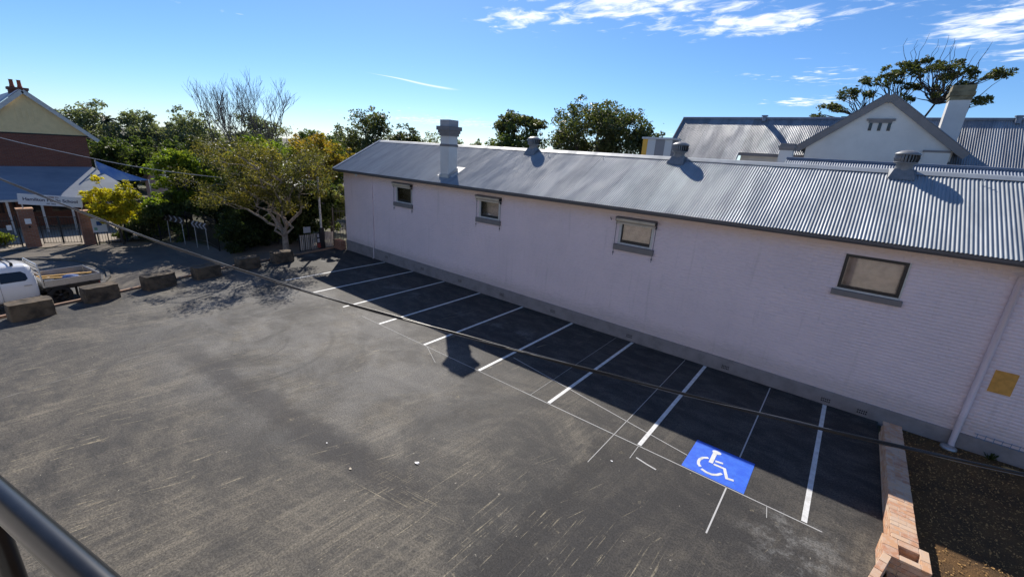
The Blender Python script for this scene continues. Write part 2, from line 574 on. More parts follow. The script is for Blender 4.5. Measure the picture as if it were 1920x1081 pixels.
def asphalt():
    m = bpy.data.materials.new('asphalt')
    m.use_nodes = True
    t = NT(m.node_tree)
    b = t.n['Principled BSDF']
    pos = t.new('ShaderNodeNewGeometry').outputs['Position']
    x, y, z = t.sep(pos)
    big = t.noise(pos, 0.16, 6, 0.6, 0.4)
    mid = t.noise(t.vmath('MULTIPLY', pos, (0.8, 1.6, 1)), 1.5, 10, 0.78, 0.4)
    fine = t.noise(pos, 30, 4, 0.8)
    grit = t.noise(pos, 75, 2, 0.8)
    c = t.mix(t.step(big, 0.3, 0.72), (0.024, 0.024, 0.025), (0.042, 0.040, 0.038))
    c = t.mix(t.step(mid, 0.42, 0.62, 0, 0.85), c, (0.084, 0.078, 0.070))
    c = t.mix(t.step(mid, 0.44, 0.30, 0, 0.7), c, (0.018, 0.018, 0.018))
    wob = t.math('MULTIPLY', t.math('SUBTRACT', t.noise(pos, 0.9, 9, 0.75), 0.5), 1.3)

    def prod(*a):
        r_ = a[0]
        for q_ in a[1:]: r_ = t.math('MULTIPLY', r_, q_)
        return r_

    def streak(ang, sx, sy, lo, hi, off):
        ca, sa = math.cos(ang), math.sin(ang)
        u = t.math('ADD', t.math('MULTIPLY', x, ca), t.math('MULTIPLY', y, sa))
        v_ = t.math('SUBTRACT', t.math('MULTIPLY', y, ca), t.math('MULTIPLY', x, sa))
        n = t.noise(t.comb(t.math('MULTIPLY', u, sx), t.math('MULTIPLY', v_, sy), off), 1.0, 3, 0.65, 0.7)
        return t.step(n, lo, hi)
    # sandy dust swept over the middle of the lot, brushed in two directions
    dn = t.noise(pos, 0.33, 8, 0.7, 0.8)
    dm = prod(t.step(dn, 0.42, 0.64), t.step(y, 11.0, 8.0))
    br = t.math('MAXIMUM', streak(R(86), 0.7, 9, 0.36, 0.68, 2.2), t.math('MULTIPLY', streak(R(20), 0.6, 8, 0.40, 0.70, 7.7), 0.8))
    c = t.mix(prod(dm, t.math('ADD', t.math('MULTIPLY', br, 0.7), 0.14)), c, (0.175, 0.155, 0.122))
    # sun sheen on the far half of the lot, painted in as pale grey
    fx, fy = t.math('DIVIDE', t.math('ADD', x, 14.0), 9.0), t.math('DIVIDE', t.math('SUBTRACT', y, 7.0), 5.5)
    far_sheen = prod(t.step(t.math('ADD', prod(fx, fx), prod(fy, fy)), 1.2, 0.1), t.step(t.noise(pos, 0.5, 7, 0.68, 0.5), 0.34, 0.62), t.step(y, 10.2, 8.8))
    c = t.mix(prod(far_sheen, 0.62), c, (0.18, 0.175, 0.165))

    def band(coord, c0, half, soft):
        d = t.math('ABSOLUTE', t.math('SUBTRACT', t.math('ADD', coord, wob), c0))
        return t.step(d, half + soft, half)
    pt = t.step(mid, 0.36, 0.66, 1.0, 0.6)
    # darker rolled seams of the new surface
    yb = t.math('SUBTRACT', y, t.math('MULTIPLY', t.math('ADD', x, 6.4), 0.083))
    j1 = prod(band(yb, 4.05, 0.16, 0.42), t.step(x, -17, -13), t.step(x, -4.6, -5.6), pt)
    c = t.mix(prod(j1, 0.8), c, (0.019, 0.018, 0.021))
    j2 = prod(band(x, -3.1, 0.16, 0.22), t.step(y, 9.5, 7.5), pt)
    c = t.mix(prod(j2, 0.75), c, (0.017, 0.0165, 0.018))
    j3 = prod(t.step(t.math('ADD', x, wob), -3.3, -2.7), t.step(x, 1.4, 0.2), t.step(y, 11, 8), pt)
    c = t.mix(prod(j3, 0.8), c, (0.026, 0.025, 0.026))
    # tyre arcs
    for (ox, oy, rr, wd_, a0, a1) in ((-13.9, 4.6, 2.6, 0.10, 0.2, 1.0), (-13.9, 4.6, 1.25, 0.08, -0.2, 0.6), (-8.0, 8.5, 5.2, 0.10, 0.6, 1.6)):
        ax = t.math('SUBTRACT', x, ox)
        ay = t.math('SUBTRACT', y, oy)
        ar = t.math('SQRT', t.math('ADD', prod(ax, ax), prod(ay, ay)))
        sgn = 1.0 if oy < 6 else -1.0
        arc = prod(t.step(t.math('ABSOLUTE', t.math('SUBTRACT', ar, rr)), wd_, wd_ * 0.3), t.step(ax, a0, a1), t.step(prod(ay, sgn), -1.4, 0.2), pt)
        c = t.mix(prod(arc, 0.36), c, (0.022, 0.022, 0.023))
    # scratches of sand and cement
    reg = t.step(t.noise(pos, 0.42, 3, 0.5), 0.42, 0.56)
    brk = t.step(t.noise(pos, 3.2, 4, 0.7), 0.40, 0.58)
    s1 = prod(streak(R(88), 0.7, 30, 0.60, 0.67, 1.3), t.step(x, -6.8, -5.4), t.step(y, 6.6, 5.4))
    s2 = prod(streak(R(70), 0.7, 24, 0.64, 0.70, 5.3), reg, t.step(y, 8.5, 6.5))
    s3 = prod(streak(R(80), 0.6, 17, 0.62, 0.69, 9.1), reg, t.step(x, -4.0, -8.0))
    s4 = prod(streak(R(10), 0.8, 34, 0.58, 0.66, 3.9), t.step(t.math('ABSOLUTE', t.math('ADD', x, 5.2)), 1.3, 0.7), t.step(t.math('ABSOLUTE', t.math('SUBTRACT', y, 4.0)), 0.5, 0.2))
    st = t.math('MAXIMUM', t.math('MAXIMUM', s1, s2), t.math('MAXIMUM', s3, s4))
    c = t.mix(prod(st, brk, 0.7), c, (0.34, 0.295, 0.205))
    # trodden-in sand and cement spots
    sp = prod(t.step(t.noise(pos, 1.9, 7, 0.8), 0.61, 0.70), t.step(y, 9.5, 8.0))
    c = t.mix(prod(sp, 0.6), c, (0.25, 0.215, 0.15))
    dot = prod(t.step(t.noise(pos, 11, 2, 0.5), 0.74, 0.78), t.step(y, 12.5, 8.0))
    c = t.mix(prod(dot, 0.7), c, (0.42, 0.39, 0.32))
    # white wash marks in the bays
    wy = t.math('ABSOLUTE', t.math('SUBTRACT', t.math('ADD', y, wob), 11.7))
    wash = prod(t.step(wy, 0.55, 0.05), t.step(t.noise(pos, 1.3, 6, 0.65), 0.48, 0.66), t.step(x, -6.5, -8.5))
    c = t.mix(prod(wash, 0.35), c, (0.24, 0.24, 0.24))
    ex, ey = t.math('SUBTRACT', x, 0.5), t.math('SUBTRACT', y, 7.9)
    chalky = prod(t.step(t.math('ADD', prod(ex, ex), prod(ey, ey)), 1.1, 0.05), t.step(t.noise(pos, 2.4, 8, 0.75), 0.46, 0.62))
    c = t.mix(prod(chalky, 0.4), c, (0.27, 0.27, 0.26))
    # bitumen and aggregate grain
    c = t.mix(1.0, c, t.comb(*[t.step(fine, 0.36, 0.64, 0.55, 1.5)] * 3), 'MULTIPLY')
    c = t.mix(t.step(grit, 0.60, 0.72, 0, 0.5), c, (0.17, 0.165, 0.15))
    t.put(b.inputs['Base Color'], c)
    t.put(b.inputs['Roughness'], t.step(mid, 0.3, 0.7, 0.70, 0.86))
    b.inputs['Specular IOR Level'].default_value = 0.35
    t.put(b.inputs['Normal'], t.bump(t.math('ADD', fine, prod(mid, 0.7)), 0.6, 0.014))
    return m


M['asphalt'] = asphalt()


def ground_mat(name, c1, c2, c3, scale=0.5, rough=0.9, fine=40, bump=0.4):
    m = bpy.data.materials.new(name)
    m.use_nodes = True
    t = NT(m.node_tree)
    b = t.n['Principled BSDF']
    pos = t.new('ShaderNodeNewGeometry').outputs['Position']
    c = t.mix(t.step(t.noise(pos, scale, 6, 0.6, 0.5), 0.35, 0.68), c1, c2)
    f = t.noise(pos, fine, 4, 0.65)
    c = t.mix(t.step(f, 0.5, 0.7, 0, 0.6), c, c3)
    t.put(b.inputs['Base Color'], c)
    b.inputs['Roughness'].default_value = rough
    b.inputs['Specular IOR Level'].default_value = 0.3
    t.put(b.inputs['Normal'], t.bump(f, bump, 0.02))
    return m


M['earth'] = ground_mat('earth', (0.10, 0.085, 0.06), (0.075, 0.085, 0.04), (0.14, 0.12, 0.08))
M['path'] = ground_mat('old_asphalt_path', (0.16, 0.14, 0.115), (0.11, 0.10, 0.09), (0.22, 0.195, 0.16))
M['street'] = ground_mat('street_asphalt', (0.10, 0.10, 0.10), (0.13, 0.125, 0.115), (0.17, 0.16, 0.15))
M['yard'] = ground_mat('school_yard_paving', (0.34, 0.29, 0.23), (0.28, 0.24, 0.19), (0.38, 0.33, 0.27))
M['mulch'] = ground_mat('bark_mulch', (0.145, 0.08, 0.032), (0.075, 0.045, 0.022), (0.25, 0.145, 0.058), 1.5, 0.95, 45, 0.9)


def leaf_mat(name, cols, transl=0.4, gloss=0.25):
    m = bpy.data.materials.new(name)
    m.use_nodes = True
    t = NT(m.node_tree)
    t.n.remove(t.n['Principled BSDF'])
    g = t.new('ShaderNodeNewGeometry')
    big = t.noise(g.outputs['Position'], 0.7, 3, 0.5)
    v = t.math('ADD', t.math('MULTIPLY', g.outputs['Random Per Island'], 0.55), t.math('MULTIPLY', t.step(big, 0.32, 0.68), 0.45))
    rp = t.new('ShaderNodeValToRGB')
    t.l.new(v, rp.inputs[0])
    e = rp.color_ramp.elements
    e[0].color = (*cols[0], 1)
    e[1].color = (*cols[-1], 1)
    for i, c_ in enumerate(cols[1:-1]):
        el = e.new((i + 1) / (len(cols) - 1))
        el.color = (*c_, 1)
    df = t.new('ShaderNodeBsdfPrincipled')
    df.inputs['Roughness'].default_value = 0.5
    df.inputs['Specular IOR Level'].default_value = gloss
    t.l.new(rp.outputs[0], df.inputs['Base Color'])
    tr = t.new('ShaderNodeBsdfTranslucent')
    t.put(tr.inputs[0], t.mix(1.0, rp.outputs[0], (1.5, 1.6, 0.7), 'MULTIPLY'))
    mx = t.new('ShaderNodeMixShader')
    mx.inputs[0].default_value = transl
    t.l.new(df.outputs[0], mx.inputs[1])
    t.l.new(tr.outputs[0], mx.inputs[2])
    t.l.new(mx.outputs[0], t.n['Material Output'].inputs[0])
    return m


L = {}
L['dark'] = leaf_mat('dark_foliage', [(0.045, 0.065, 0.024), (0.08, 0.11, 0.036), (0.15, 0.17, 0.055)], 0.48)
L['fig'] = leaf_mat('fig_foliage', [(0.04, 0.05, 0.02), (0.07, 0.085, 0.03), (0.15, 0.145, 0.055)], 0.42, 0.5)
L['grey'] = leaf_mat('grey_green_foliage', [(0.11, 0.13, 0.09), (0.15, 0.17, 0.11), (0.22, 0.22, 0.14)], 0.46)
L['main'] = leaf_mat('olive_foliage', [(0.055, 0.058, 0.024), (0.11, 0.105, 0.038), (0.28, 0.21, 0.045)], 0.55)
L['lime'] = leaf_mat('lime_foliage', [(0.08, 0.12, 0.022), (0.16, 0.21, 0.03), (0.30, 0.31, 0.045)], 0.55)
L['yellow'] = leaf_mat('golden_foliage', [(0.08, 0.10, 0.02), (0.42, 0.37, 0.03), (0.66, 0.52, 0.04)], 0.5)
L['orange'] = leaf_mat('autumn_foliage', [(0.10, 0.12, 0.03), (0.26, 0.19, 0.035), (0.40, 0.21, 0.03)], 0.55)
L['hedge'] = leaf_mat('hedge_foliage', [(0.022, 0.034, 0.012), (0.042, 0.062, 0.02), (0.10, 0.125, 0.035)], 0.4)
L['bloom'] = leaf_mat('pale_variegated_foliage', [(0.10, 0.13, 0.04), (0.22, 0.24, 0.09), (0.38, 0.36, 0.18)], 0.4)
L['palm'] = leaf_mat('palm_foliage', [(0.05, 0.065, 0.035), (0.08, 0.095, 0.05), (0.12, 0.13, 0.08)], 0.25)


def ss(t):
    t = min(max(t, 0.0), 1.0)
    return t * t * (3 - 2 * t)


def g(y):
    """height of the street side (lower than the car park, rising to it near the building)"""
    return -0.8 * (1 - ss((y - 7) / 4.5))


# ================================================================== SETTING
KERB = [(-19.4, -14), (-20.55, -3.5), (-21.15, 0.1), (-21.95, 3.3), (-22.75, 5.8), (-23.45, 8.2), (-23.75, 11.1), (-24.3, 13.8)]


def kerb_x(y):
    for (x0, y0), (x1, y1) in zip(KERB, KERB[1:]):
        if y0 <= y <= y1: return x0 + (x1 - x0) * (y - y0) / (y1 - y0)
    return KERB[0][0] if y < KERB[0][1] else KERB[-1][0]


# ground sheet to the horizon
xs = np.concatenate([[-3000, -600, -200, -110], np.arange(-80, 40, 1.0), [60, 120, 300, 900, 3000]])
ys = np.concatenate([[-3000, -600, -150, -60], np.arange(-30, 60, 1.0), [75, 100, 160, 300, 900, 3000]])


def gz(x, y):
    k = kerb_x(min(max(y, -14), 13.8))
    if x > k + 0.4: return -0.09
    if x > k - 1.4: return -0.09 + (g(y) - 0.03 + 0.09) * (k + 0.4 - x) / 1.8 - 0.25 * (1 if y < 9 else 0)
    return g(y) - 0.03


vv = np.array([(x, y, gz(x, y)) for y in ys for x in xs], np.float32)
nx_, ny_ = len(xs), len(ys)
qq = np.array([(j * nx_ + i, j * nx_ + i + 1, (j + 1) * nx_ + i + 1, (j + 1) * nx_ + i) for j in range(ny_ - 1) for i in range(nx_ - 1)])
me = fast_mesh('ground', vv, qq)
me.materials.append(M['earth'])
o = bpy.data.objects.new('ground', me)
col.objects.link(o)
tag(o, kind='structure')

# car park slab
poly = KERB + [(-24.3, 14.2), (1.79, 14.2), (1.79, -14)]
mb = MB().prism(poly, 'z', -0.06, 0.0)
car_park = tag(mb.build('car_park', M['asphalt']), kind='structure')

# kerb along the street: lengths of timber-topped concrete edging, one length per bay
kerb = empty('kerb', (0, 0, 0))
tag(kerb, kind='structure')
for i in range(len(KERB) - 1):
    (x0, y0), (x1, y1) = KERB[i], KERB[i + 1]
    n = max(1, round(math.hypot(x1 - x0, y1 - y0) / 2.4))
    for k in range(n):
        a, b_ = k / n, (k + 1) / n - 0.006
        p0 = (x0 + (x1 - x0) * a - 0.06, y0 + (y1 - y0) * a)
        p1 = (x0 + (x1 - x0) * b_ - 0.06, y0 + (y1 - y0) * b_)
        zt = 0.075
        MB().bar((p0[0], p0[1], zt - 0.16), (p1[0], p1[1], zt - 0.16), 0.115, 0.32).build('edging', M['kerb'] if 'kerb' in M else M.setdefault('kerb', pbr('kerb_brick', (0.38, 0.24, 0.16), 0.85, var=0.35, vscale=4)), kerb)
# retaining face below the edging on the low side
pl = [(x - 0.11, y) for x, y in KERB]
mb = MB()
for (x0, y0), (x1, y1) in zip(pl, pl[1:]):
    n = 8
    for k in range(n):
        a, b_ = k / n, (k + 1) / n
        xa, ya, xb, yb = x0 + (x1 - x0) * a, y0 + (y1 - y0) * a, x0 + (x1 - x0) * b_, y0 + (y1 - y0) * b_
        za, zb = min(g(ya), -0.1) - 0.5, min(g(yb), -0.1) - 0.5
        mb.add([(xa, ya, za), (xb, yb, zb), (xb, yb, -0.09), (xa, ya, -0.09), (xa + .1, ya, za), (xb + .1, yb, zb), (xb + .1, yb, -0.09), (xa + .1, ya, -0.09)],
               [(0, 1, 2, 3), (7, 6, 5, 4), (3, 2, 6, 7)])
mb.build('retaining_face', M['concrete'], kerb)


def sheet(name, pts, m, dz, step=0.6, kind='structure'):
    """a draped sheet over the street-side terrain: convex-ish polygon rasterised into strips along y"""
    mb = MB()
    y0, y1 = min(p[1] for p in pts), max(p[1] for p in pts)

    def span(y):
        hit = []
        for i in range(len(pts)):
            a, b_ = pts[i], pts[(i + 1) % len(pts)]
            if (a[1] - y) * (b_[1] - y) <= 0 and a[1] != b_[1]:
                hit.append(a[0] + (b_[0] - a[0]) * (y - a[1]) / (b_[1] - a[1]))
        return min(hit), max(hit)
    n = max(2, int((y1 - y0) / step))
    rows = []
    for i in range(n + 1):
        y = y0 + (y1 - y0) * i / n
        a, b_ = span(min(max(y, y0 + 1e-5), y1 - 1e-5))
        rows.append([(a + (b_ - a) * k / 6, y, g(y) + dz) for k in range(7)])
    vs = [p for r in rows for p in r]
    fs = [(i * 7 + k, i * 7 + k + 1, (i + 1) * 7 + k + 1, (i + 1) * 7 + k) for i in range(n) for k in range(6)]
    mb.add(vs, fs)
    return tag(mb.build(name, m, fix=False), kind=kind)


# footpath: the whole verge between kerb and school fence
sheet('footpath', [(-37.4, -30), (-21.3, -30), (-20.7, -3.5), (-21.3, 0.1), (-22.1, 3.3), (-22.9, 5.8), (-23.6, 8.2), (-23.9, 11.1), (-24.5, 13.8), (-24.5, 14.2), (-27, 14.2), (-28.8, 9.0), (-33, 8.9), (-36.3, 6.6), (-36.6, 3.0)], M['path'], 0.0)
# street: a dead end with a rounded end
st_pts = [(-34.6, -30), (-34.5, 0.7), (-33.5, 2.0), (-32.2, 3.2), (-30.8, 3.75), (-29.2, 3.92), (-27.8, 3.75), (-26.3, 3.2), (-24.2, 2.6), (-22.4, 2.2), (-21.9, 0.1), (-21.2, -3.5), (-21.8, -30)]
street = sheet('road', st_pts, M['street'], 0.006, 0.35)
# concrete kerb stones round the end of the street
M['shaded_kerb'] = pbr('shaded_kerb', (0.13, 0.12, 0.105), 0.9, c2=(0.07, 0.065, 0.06), vscale=1.5)  # dark tone paints the tree shade into the kerb stones
kst = empty('street_kerb')
tag(kst, kind='structure')
kp = [(-34.65, -8), (-34.6, -4), (-34.57, -1.5), (-34.53, 0.75), (-33.55, 2.08), (-32.25, 3.3), (-30.8, 3.86), (-29.2, 4.03), (-27.75, 3.86), (-26.3, 3.32), (-25.2, 2.95)]
for a, b_ in zip(kp, kp[1:]):
    n = max(1, round(math.hypot(b_[0] - a[0], b_[1] - a[1]) / 0.85))
    for k in range(n):
        p0 = [a[i] + (b_[i] - a[i]) * (k / n + 0.01) for i in (0, 1)]
        p1 = [a[i] + (b_[i] - a[i]) * ((k + 1) / n - 0.01) for i in (0, 1)]
        MB().bar((*p0, -0.83), (*p1, -0.83), 0.14, 0.24).build('kerb_stone', M['shaded_kerb'], kst)
# school yard
tag(MB().add([(-45, -3, -0.795), (-37.0, -3, -0.795), (-36.7, 8.5, -0.795), (-45, 9.5, -0.795)], [(0, 1, 2, 3)]).build('school_yard', M['yard'], fix=False), kind='structure')
# mulch bed to the right of the brick wall
tag(MB().add([(2.13, -14, -0.005), (14, -14, -0.005), (14, 14.2, -0.005), (2.13, 14.2, -0.005)], [(0, 1, 2, 3)]).build('mulch_bed', M['mulch'], fix=False), kind='structure')
n = 7000
cx = RNG.uniform(2.2, 6.0, n)
cy = RNG.uniform(6.5, 14.0, n)
a = RNG.uniform(0, 6.28, n)
l = RNG.uniform(0.006, 0.022, n)
wd = l * RNG.uniform(0.25, 0.5, n)
til = RNG.uniform(-0.5, 0.5, n)
v = np.zeros((n, 4, 3))
for k, (s1, s2) in enumerate(((-1, -1), (1, -1), (1, 1), (-1, 1))):
    v[:, k, 0] = cx + s1 * l * np.cos(a) - s2 * wd * np.sin(a)
    v[:, k, 1] = cy + s1 * l * np.sin(a) + s2 * wd * np.cos(a)
    v[:, k, 2] = 0.008 + s1 * l * til + RNG.uniform(0, 0.012, n)
me = fast_mesh('bark_chips', v.reshape(-1, 3), np.arange(n * 4).reshape(n, 4))
me.materials.append(M['mulch_chip'])
o = bpy.data.objects.new('bark_chips', me)
col.objects.link(o)
tag(o, 'loose bark chips lying on the mulch bed beside the brick wall', 'mulch', kind='stuff')

# ------------------------------------------------------------------ painted markings
marks = empty('bay_markings', (0, 0, 0))
tag(marks, kind='structure')
for x in (-19.68, -17.30, -14.93, -12.55, -10.09, -7.63, -5.13, -2.62, 0.615):
    MB().box(x - 0.048, x + 0.048, 8.63, 14.03, 0.001, 0.005).build('bay_line', M['line_paint'], marks)
MB().box(-1.655, -0.415, 8.615, 9.80, 0.001, 0.005).build('blue_panel', M['blue_line'], marks)


def stroke(pts, wd_, z0=0.006, z1=0.009):
    mb = MB()
    pts = [Vector((p[0], p[1], 0)) for p in pts]
    Ls, Rs = [], []
    for i, p in enumerate(pts):
        d0 = (p - pts[i - 1]).normalized() if i else (pts[1] - p).normalized()
        d1 = (pts[i + 1] - p).normalized() if i < len(pts) - 1 else d0
        t_ = (d0 + d1).normalized()
        nrm = Vector((-t_.y, t_.x, 0))
        k = wd_ / 2 / max(0.5, nrm.dot(Vector((-d0.y, d0.x, 0))))
        Ls.append(p + nrm * k)
        Rs.append(p - nrm * k)
    n_ = len(pts)
    vs = [(q.x, q.y, z1) for q in Ls] + [(q.x, q.y, z1) for q in Rs] + [(q.x, q.y, z0) for q in Ls] + [(q.x, q.y, z0) for q in Rs]
    fs = []
    for i in range(n_ - 1):
        fs += [(i, i + 1, n_ + i + 1, n_ + i), (i, 2 * n_ + i, 2 * n_ + i + 1, i + 1), (n_ + i, n_ + i + 1, 3 * n_ + i + 1, 3 * n_ + i)]
    mb.add(vs, fs)
    return mb


sym = stroke([(-1.195, 9.56), (-1.186, 9.14)], 0.085)
sym.prism([(-1.172 + 0.095 * math.cos(k * math.pi / 10), 9.61 + 0.068 * math.sin(k * math.pi / 10)) for k in range(20)], 'z', 0.0062, 0.0094)
so_ = sym.build('wheelchair_symbol', M['line_paint'], marks)
for pts in ([(-1.119, 9.272), (-0.967, 9.306)], [(-1.122, 9.141), (-0.899, 9.145), (-0.79, 8.86), (-0.661, 8.889)],
            [(-1.267, 9.283), (-1.363, 9.205), (-1.405, 9.09), (-1.404, 9.0), (-1.378, 8.91), (-1.324, 8.853)],
            [(-1.287, 8.793), (-1.176, 8.755), (-1.062, 8.765), (-0.976, 8.829), (-0.907, 8.944)]):
    stroke(pts, 0.062).build('wheelchair_symbol', M['line_paint'], marks)
for pts, wd_ in (([(-13.6, 8.62), (-6, 8.60)], 0.013), ([(-6, 8.60), (0.9, 8.585)], 0.02), ([(-7.42, 10.03), (-1.66, 9.05)], 0.018), ([(-3.26, 14.0), (-3.23, 7.3)], 0.014),
                 ([(-0.74, 13.98), (-0.73, 9.81)], 0.028), ([(-0.73, 8.6), (-0.73, 7.1)], 0.028), ([(-5.75, 14.0), (-5.72, 8.6)], 0.008),
                 ([(-2.5, 8.17), (-2.25, 8.12), (-2.02, 8.09)], 0.035), ([(-2.62, 8.6), (-2.60, 8.05)], 0.012),
                 ([(-0.0, 8.6), (0.05, 8.25)], 0.01), ([(-9.9, 8.6), (-8.9, 8.05)], 0.01)):
    stroke(pts, wd_, 0.0005, 0.0025).build('chalk_line', M['chalk'], marks)

stroke([(-14.4, -1.5), (-15.0, 1.5), (-15.3, 3.45), (-15.6, 8.1)], 0.03, 0.0005, 0.002).build('chalk_line', M['chalk_dim'], marks)

# ================================================================== PAINTED BRICK BUILDING (front)
YW, XL, XRR = 14.1, -23.5, 24.0
ZE = 4.62
bld = empty('painted_brick_building', (0, 0, 0))
tag(bld, 'long lilac-grey painted brick building with corrugated iron roof beside the parking bays', 'building')
WIN = [(-18.70, -17.42, 3.42, 4.30), (-12.88, -11.68, 3.43, 4.27), (-6.26, -5.02, 3.41, 4.24), (0.10, 1.36, 3.36, 4.26)]
# wall with openings
zs_ = sorted({0.0, ZE} | {w_[2] for w_ in WIN} | {w_[3] for w_ in WIN})
mb = MB()
xcuts = [XL] + [c for w_ in WIN for c in w_[:2]] + [XRR]
for i in range(len(xcuts) - 1):
    x0, x1 = xcuts[i], xcuts[i + 1]
    if i % 2 == 0:
        mb.box(x0, x1, YW + 0.0055, YW + 0.26, -0.3, ZE)
    else:
        w_ = WIN[i // 2]
        mb.box(x0, x1, YW + 0.0055, YW + 0.26, -0.3, w_[2])
        mb.box(x0, x1, YW + 0.0055, YW + 0.26, w_[3], ZE)
mb.box(XL, XL + 0.24, YW + 0.26, 20.0, -0.3, ZE)
mb.box(XRR - 0.24, XRR, YW + 0.26, 20.0, -0.3, ZE)
mb.box(XL + .24, XRR - .24, 19.76, 20.0, -0.3, ZE)
mb.prism([(YW + 0.05, ZE), (16.84, 6.28), (19.95, ZE)], 'x', XL + 0.02, XL + 0.22)
mb.build('wall', M['painted_brick'], bld)
# painted brick skin: every course is real, under thick paint
bv, bf = [], []
course, blen = 0.086, 0.24
z = 0.36
row = 0
while z < ZE - 0.03:
    x = XL - (0.12 if row % 2 else 0.0)
    while x < 7.0:
        x0, x1, z0, z1 = max(x, XL), x + blen - 0.009, z, min(z + course - 0.009, ZE - 0.002)
        x += blen
        if x1 - x0 < 0.03: continue
        parts = [(x0, x1)]
        for w_ in WIN:
            if z1 > w_[2] and z0 < w_[3]:
                np_ = []
                for a, b_ in parts:
                    if b_ <= w_[0] or a >= w_[1]:
                        np_.append((a, b_))
                        continue
                    if a < w_[0]: np_.append((a, w_[0]))
                    if b_ > w_[1]: np_.append((w_[1], b_))
                parts = np_
        for a, b_ in parts:
            if b_ - a < 0.02: continue
            yf = YW + random.uniform(-0.0012, 0.0012)
            yb, e = YW + 0.0053, 0.004
            i0 = len(bv)
            t_ = random.uniform(-0.0008, 0.0008)
            bv += [(a, yb, z0), (b_, yb, z0), (b_, yb, z1), (a, yb, z1), (a + e, yf - t_, z0 + e), (b_ - e, yf + t_, z0 + e), (b_ - e, yf + t_, z1 - e), (a + e, yf - t_, z1 - e)]
            bf += [(i0 + 4, i0 + 5, i0 + 6, i0 + 7), (i0, i0 + 1, i0 + 5, i0 + 4), (i0 + 1, i0 + 2, i0 + 6, i0 + 5), (i0 + 2, i0 + 3, i0 + 7, i0 + 6), (i0 + 3, i0, i0 + 4, i0 + 7)]
    z += course
    row += 1
me = fast_mesh('painted_bricks', np.array(bv), np.array(bf))
me.materials.append(M['painted_brick'])
o = bpy.data.objects.new('painted_bricks', me)
col.objects.link(o)
o.parent = bld
tag(o, kind='stuff')
# plinth (its top edge falls slightly to the right with the ground)
zl, zr_ = 0.62, 0.40
mb = MB()
zz_ = lambda x: zl + (zr_ - zl) * min(1.0, (x - XL) / 27)
cuts = [XL - 0.03 + k * 1.5 for k in range(32)] + [XRR]
for a, b_ in zip(cuts, cuts[1:]):
    b2 = min(b_, XRR)
    mb.add([(a, YW - 0.03, -0.3), (b2, YW - 0.03, -0.3), (b2, YW - 0.03, zz_(b2) - .015), (a, YW - 0.03, zz_(a) - .015), (a, YW + 0.02, zz_(a)), (b2, YW + 0.02, zz_(b2))],
           [(0, 1, 2, 3), (3, 2, 5, 4)])
mb.add([(XL - .03, YW - .03, -.3), (XL - .03, YW - .03, .605), (XL - .03, 20, .605), (XL - .03, 20, -.3)], [(0, 1, 2, 3)])
mb.build('plinth', M['plinth'], bld)
# air vents in the plinth
for x in (-19.6, -16.6, -13.9, -11.3, -8.6, -5.3, -2.05, 0.6, 1.42):
    xv = x
    z0 = zz_(xv) - 0.36
    vnt = MB().box(xv - 0.12, xv + 0.12, YW - 0.036, YW - 0.031, z0, z0 + 0.15).build('air_vent', M['interior'], bld)
    bars = MB()
    for k in range(6): bars.box(xv - 0.12 + k * 0.045, xv - 0.105 + k * 0.045, YW - 0.045, YW - 0.0365, z0, z0 + 0.15)
    for k in range(3): bars.box(xv - 0.12, xv + 0.12, YW - 0.044, YW - 0.037, z0 + k * 0.065, z0 + 0.018 + k * 0.065)
    bars.build('grille', M['plinth'], vnt)

